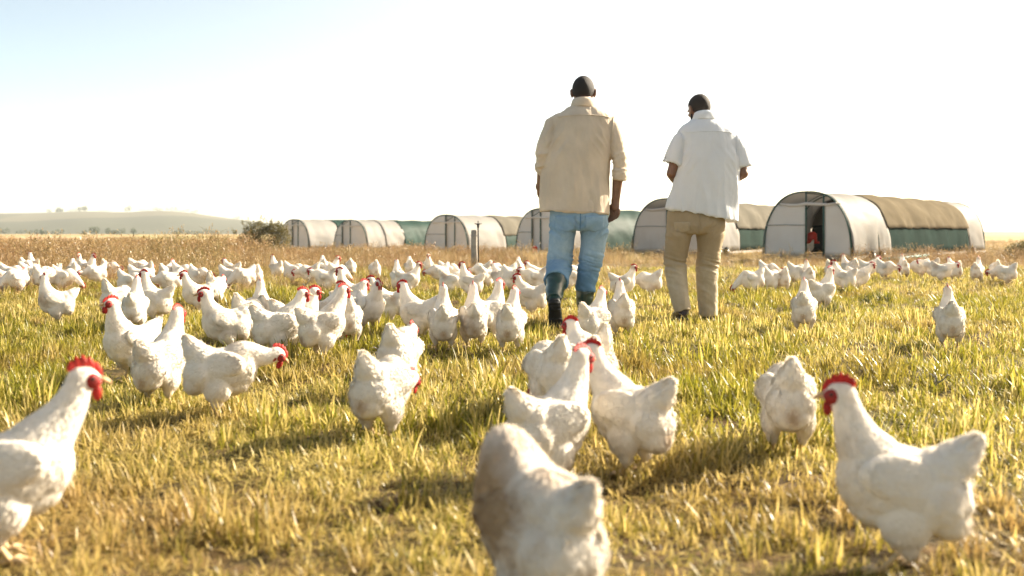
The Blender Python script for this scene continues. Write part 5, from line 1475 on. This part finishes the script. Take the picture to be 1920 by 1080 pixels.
for k, (px, py, rr, lab) in enumerate(((1642, 566, .15, 'dark grass tussock in the open grass right of the khaki legs'), (1560, 588, .12, 'small dark tussock under the tan-necked pair'), (598, 566, .10, 'dark tussock among the crowded hens'))):
    x, y = at(px, py)
    me = blades(400 + k, 150, rr, 0.10, 0.20, 0.004, 0.4, 0.1); M = MAT.get('tuss')
    if M is None:
        MM = Mat('tussock_blade'); MAT['tuss'] = M = MM.finish(MM.mix(MM.attr('rnd'), (0.018, 0.030, 0.010), (0.07, 0.085, 0.022)), 0.5, None, 0.3, None, 0.3)
    o = mesh_obj('grass_tussock', me, M, None, False); o.location = (x, y, gh(x, y)); tag(o, lab, 'grass tussock')

# ------------------------------------------------------------------ hills and the far fields
RIDGE = [(-900, 405), (-300, 398), (0, 401), (70, 401), (110, 399), (160, 397), (230, 399), (300, 396), (345, 398), (380, 403), (420, 409), (460, 414), (520, 420), (620, 427), (800, 432), (1000, 434), (1400, 434.5), (2000, 434), (2900, 432)]
def ridge_py(px):
    for (a, ya_), (b, yb_) in zip(RIDGE, RIDGE[1:]):
        if a <= px <= b: return ya_ + (yb_ - ya_) * (px - a) / (b - a)
    return 434
D0, D1 = 520.0, 1150.0
def hill_z(px, y):
    top = CAM_H + (HZ - ridge_py(px)) / FPX * D1
    t = max(0.0, min(1.0, (y - D0) / (D1 - D0)))
    return -0.5 + (top + 0.5) * (t * t * (3 - 2 * t)) ** 0.9 + (0.6 * fn3(px * 0.01, y * 0.01, 0, 3.0) if t > 0 else 0)
hv, hf = [], []
npx, nyy = 130, 26
for j in range(nyy + 8):
    y = D0 + (D1 - D0) * j / nyy
    for i in range(npx + 1):
        px = -900 + 3800 * i / npx
        yy = min(y, D1)
        z = hill_z(px, yy) if y <= D1 else hill_z(px, D1) - (y - D1) * 0.12
        hv.append(((px - 960) / FPX * y, y, z))
for j in range(nyy + 7):
    for i in range(npx): k = j * (npx + 1) + i; hf.append((k, k + 1, k + npx + 2, k + npx + 1))
M = Mat('hill_fields'); p = M.pos()
vo = M.n("ShaderNodeTexVoronoi"); vo.inputs['Scale'].default_value = 0.006; M.l(M.pos((1, 0.5, 0)), vo.inputs['Vector'])
c = M.mix(M.ramp(vo.outputs['Color'], [(0.2, 0.0), (0.8, 1.0)]), (0.072, 0.075, 0.062), (0.13, 0.122, 0.095))
c = M.mix(M.math('MULTIPLY', M.noise(0.03, 5, vec=p), 0.5), c, (0.10, 0.11, 0.06))
MAT['hill'] = M.finish(c, 0.95, None, spec=0.1)
tag(mesh_obj('hills', pydata('hills', hv, hf), MAT['hill']), 'low pale ridge of fields across the horizon', None, None, 'structure')

def clump(px, y, w, h, seed, name, label, group, mat='leaf_green', n=420):
    r = random.Random(seed); cl = []
    k = max(1, int(w / h))
    for i in range(k + 1):
        cx = (i / max(1, k) - 0.5) * (w - h * 0.8) if k else 0
        hh = h * r.uniform(0.8, 1.35)
        cl.append((cx, r.uniform(-.1, .1) * h, hh * 0.55, h * 0.48, h * 0.45, hh * 0.46))
    z = hill_z(px, y) if y > D0 else 0.0
    return shrub(name, (px - 960) / FPX * y, y, cl, n, h * 0.075, MAT[mat], h * 0.03, seed, label, 'tree' if name == 'tree' else 'bush', group, z)
TG, BG = 'trees along the ridge', 'bushes across the far fields'
for k, (px, w, h, lab) in enumerate(((92, 6, 4, 'low tree on the ridge, farthest from the summit'), (108, 3, 6, 'narrow tree, taller of the near pair on the ridge'), (115, 3, 5, 'second narrow tree of the pair on the ridge'), (136, 12, 4, 'flat clump of trees on the ridge beside the narrow pair'),
        (149, 4, 5, 'rounded tree on the ridge before the forked one'), (158, 6, 7, 'forked tree standing up from the ridge'), (197, 16, 3, 'long low hedge of trees along the ridge'), (240, 8, 6, 'rounded tree alone at mid ridge'), (272, 16, 3.5, 'low grove on the ridge right of the rounded tree'),
        (296, 12, 5, 'grove at the foot of the summit'), (322, 14, 5, 'grove on the summit of the ridge'), (345, 14, 4, 'grove just past the summit'), (364, 9, 4, 'last grove before the slope falls'), (443, 9, 4, 'tree low on the falling slope near the olive bush'))):
    clump(px, D1 - 4, w, h, 500 + k, 'tree', lab, TG)
for k, (px, py, wpx, hpx, lab) in enumerate(((8, 432, 20, 8, 'grey-green bush at the picture edge, out on the plain'), (40, 432, 22, 6, 'flat bush on the plain below the pair of ridge trees'), (68, 441, 26, 7, 'dark green bush on the plain, first of the row'), (82, 441, 14, 6, 'dry bush touching the first dark green bush'), (108, 441, 24, 7, 'dark green double bush on the plain'), (158, 442, 9, 7, 'small round bush on the plain'),
        (177, 441, 18, 11, 'tall rounded bush on the plain'), (207, 440, 20, 9, 'olive bush on the plain beside the tall rounded one'), (224, 441, 22, 8, 'broad dark bush on the plain'), (250, 437, 10, 9, 'hazy round tree at the foot of the ridge'), (334, 440, 16, 6, 'dark bush starting the hedge on the plain'), (362, 440, 34, 6, 'long green hedge on the plain'), (398, 439, 36, 6, 'second stretch of green hedge, nearest the olive bush'))):
    y = 330.0 if py >= 438 else 500.0
    zb = CAM_H - (py - HZ) / FPX * y
    o = clump(px, y, wpx / FPX * y, hpx / FPX * y + 0.4, 600 + k, 'bush', lab, BG, 'leaf_green', 500)
# ------------------------------------------------------------------ the hazy air over the plain
g = Geo().box((-3200, -40, -1.5), (3200, 2500, 48))
M = Mat('haze_air')
v = M.n("ShaderNodeVolumePrincipled")
v.inputs['Color'].default_value = (0.88, 0.92, 0.95, 1)
v.inputs['Density'].default_value = 0.00021
v.inputs['Anisotropy'].default_value = 0.3
M.l(v.outputs[0], M.o.inputs['Volume'])
hz = g.build('haze', M.m, None, False)
tag(hz, 'pale dusty air over the fields', None, None, 'stuff')
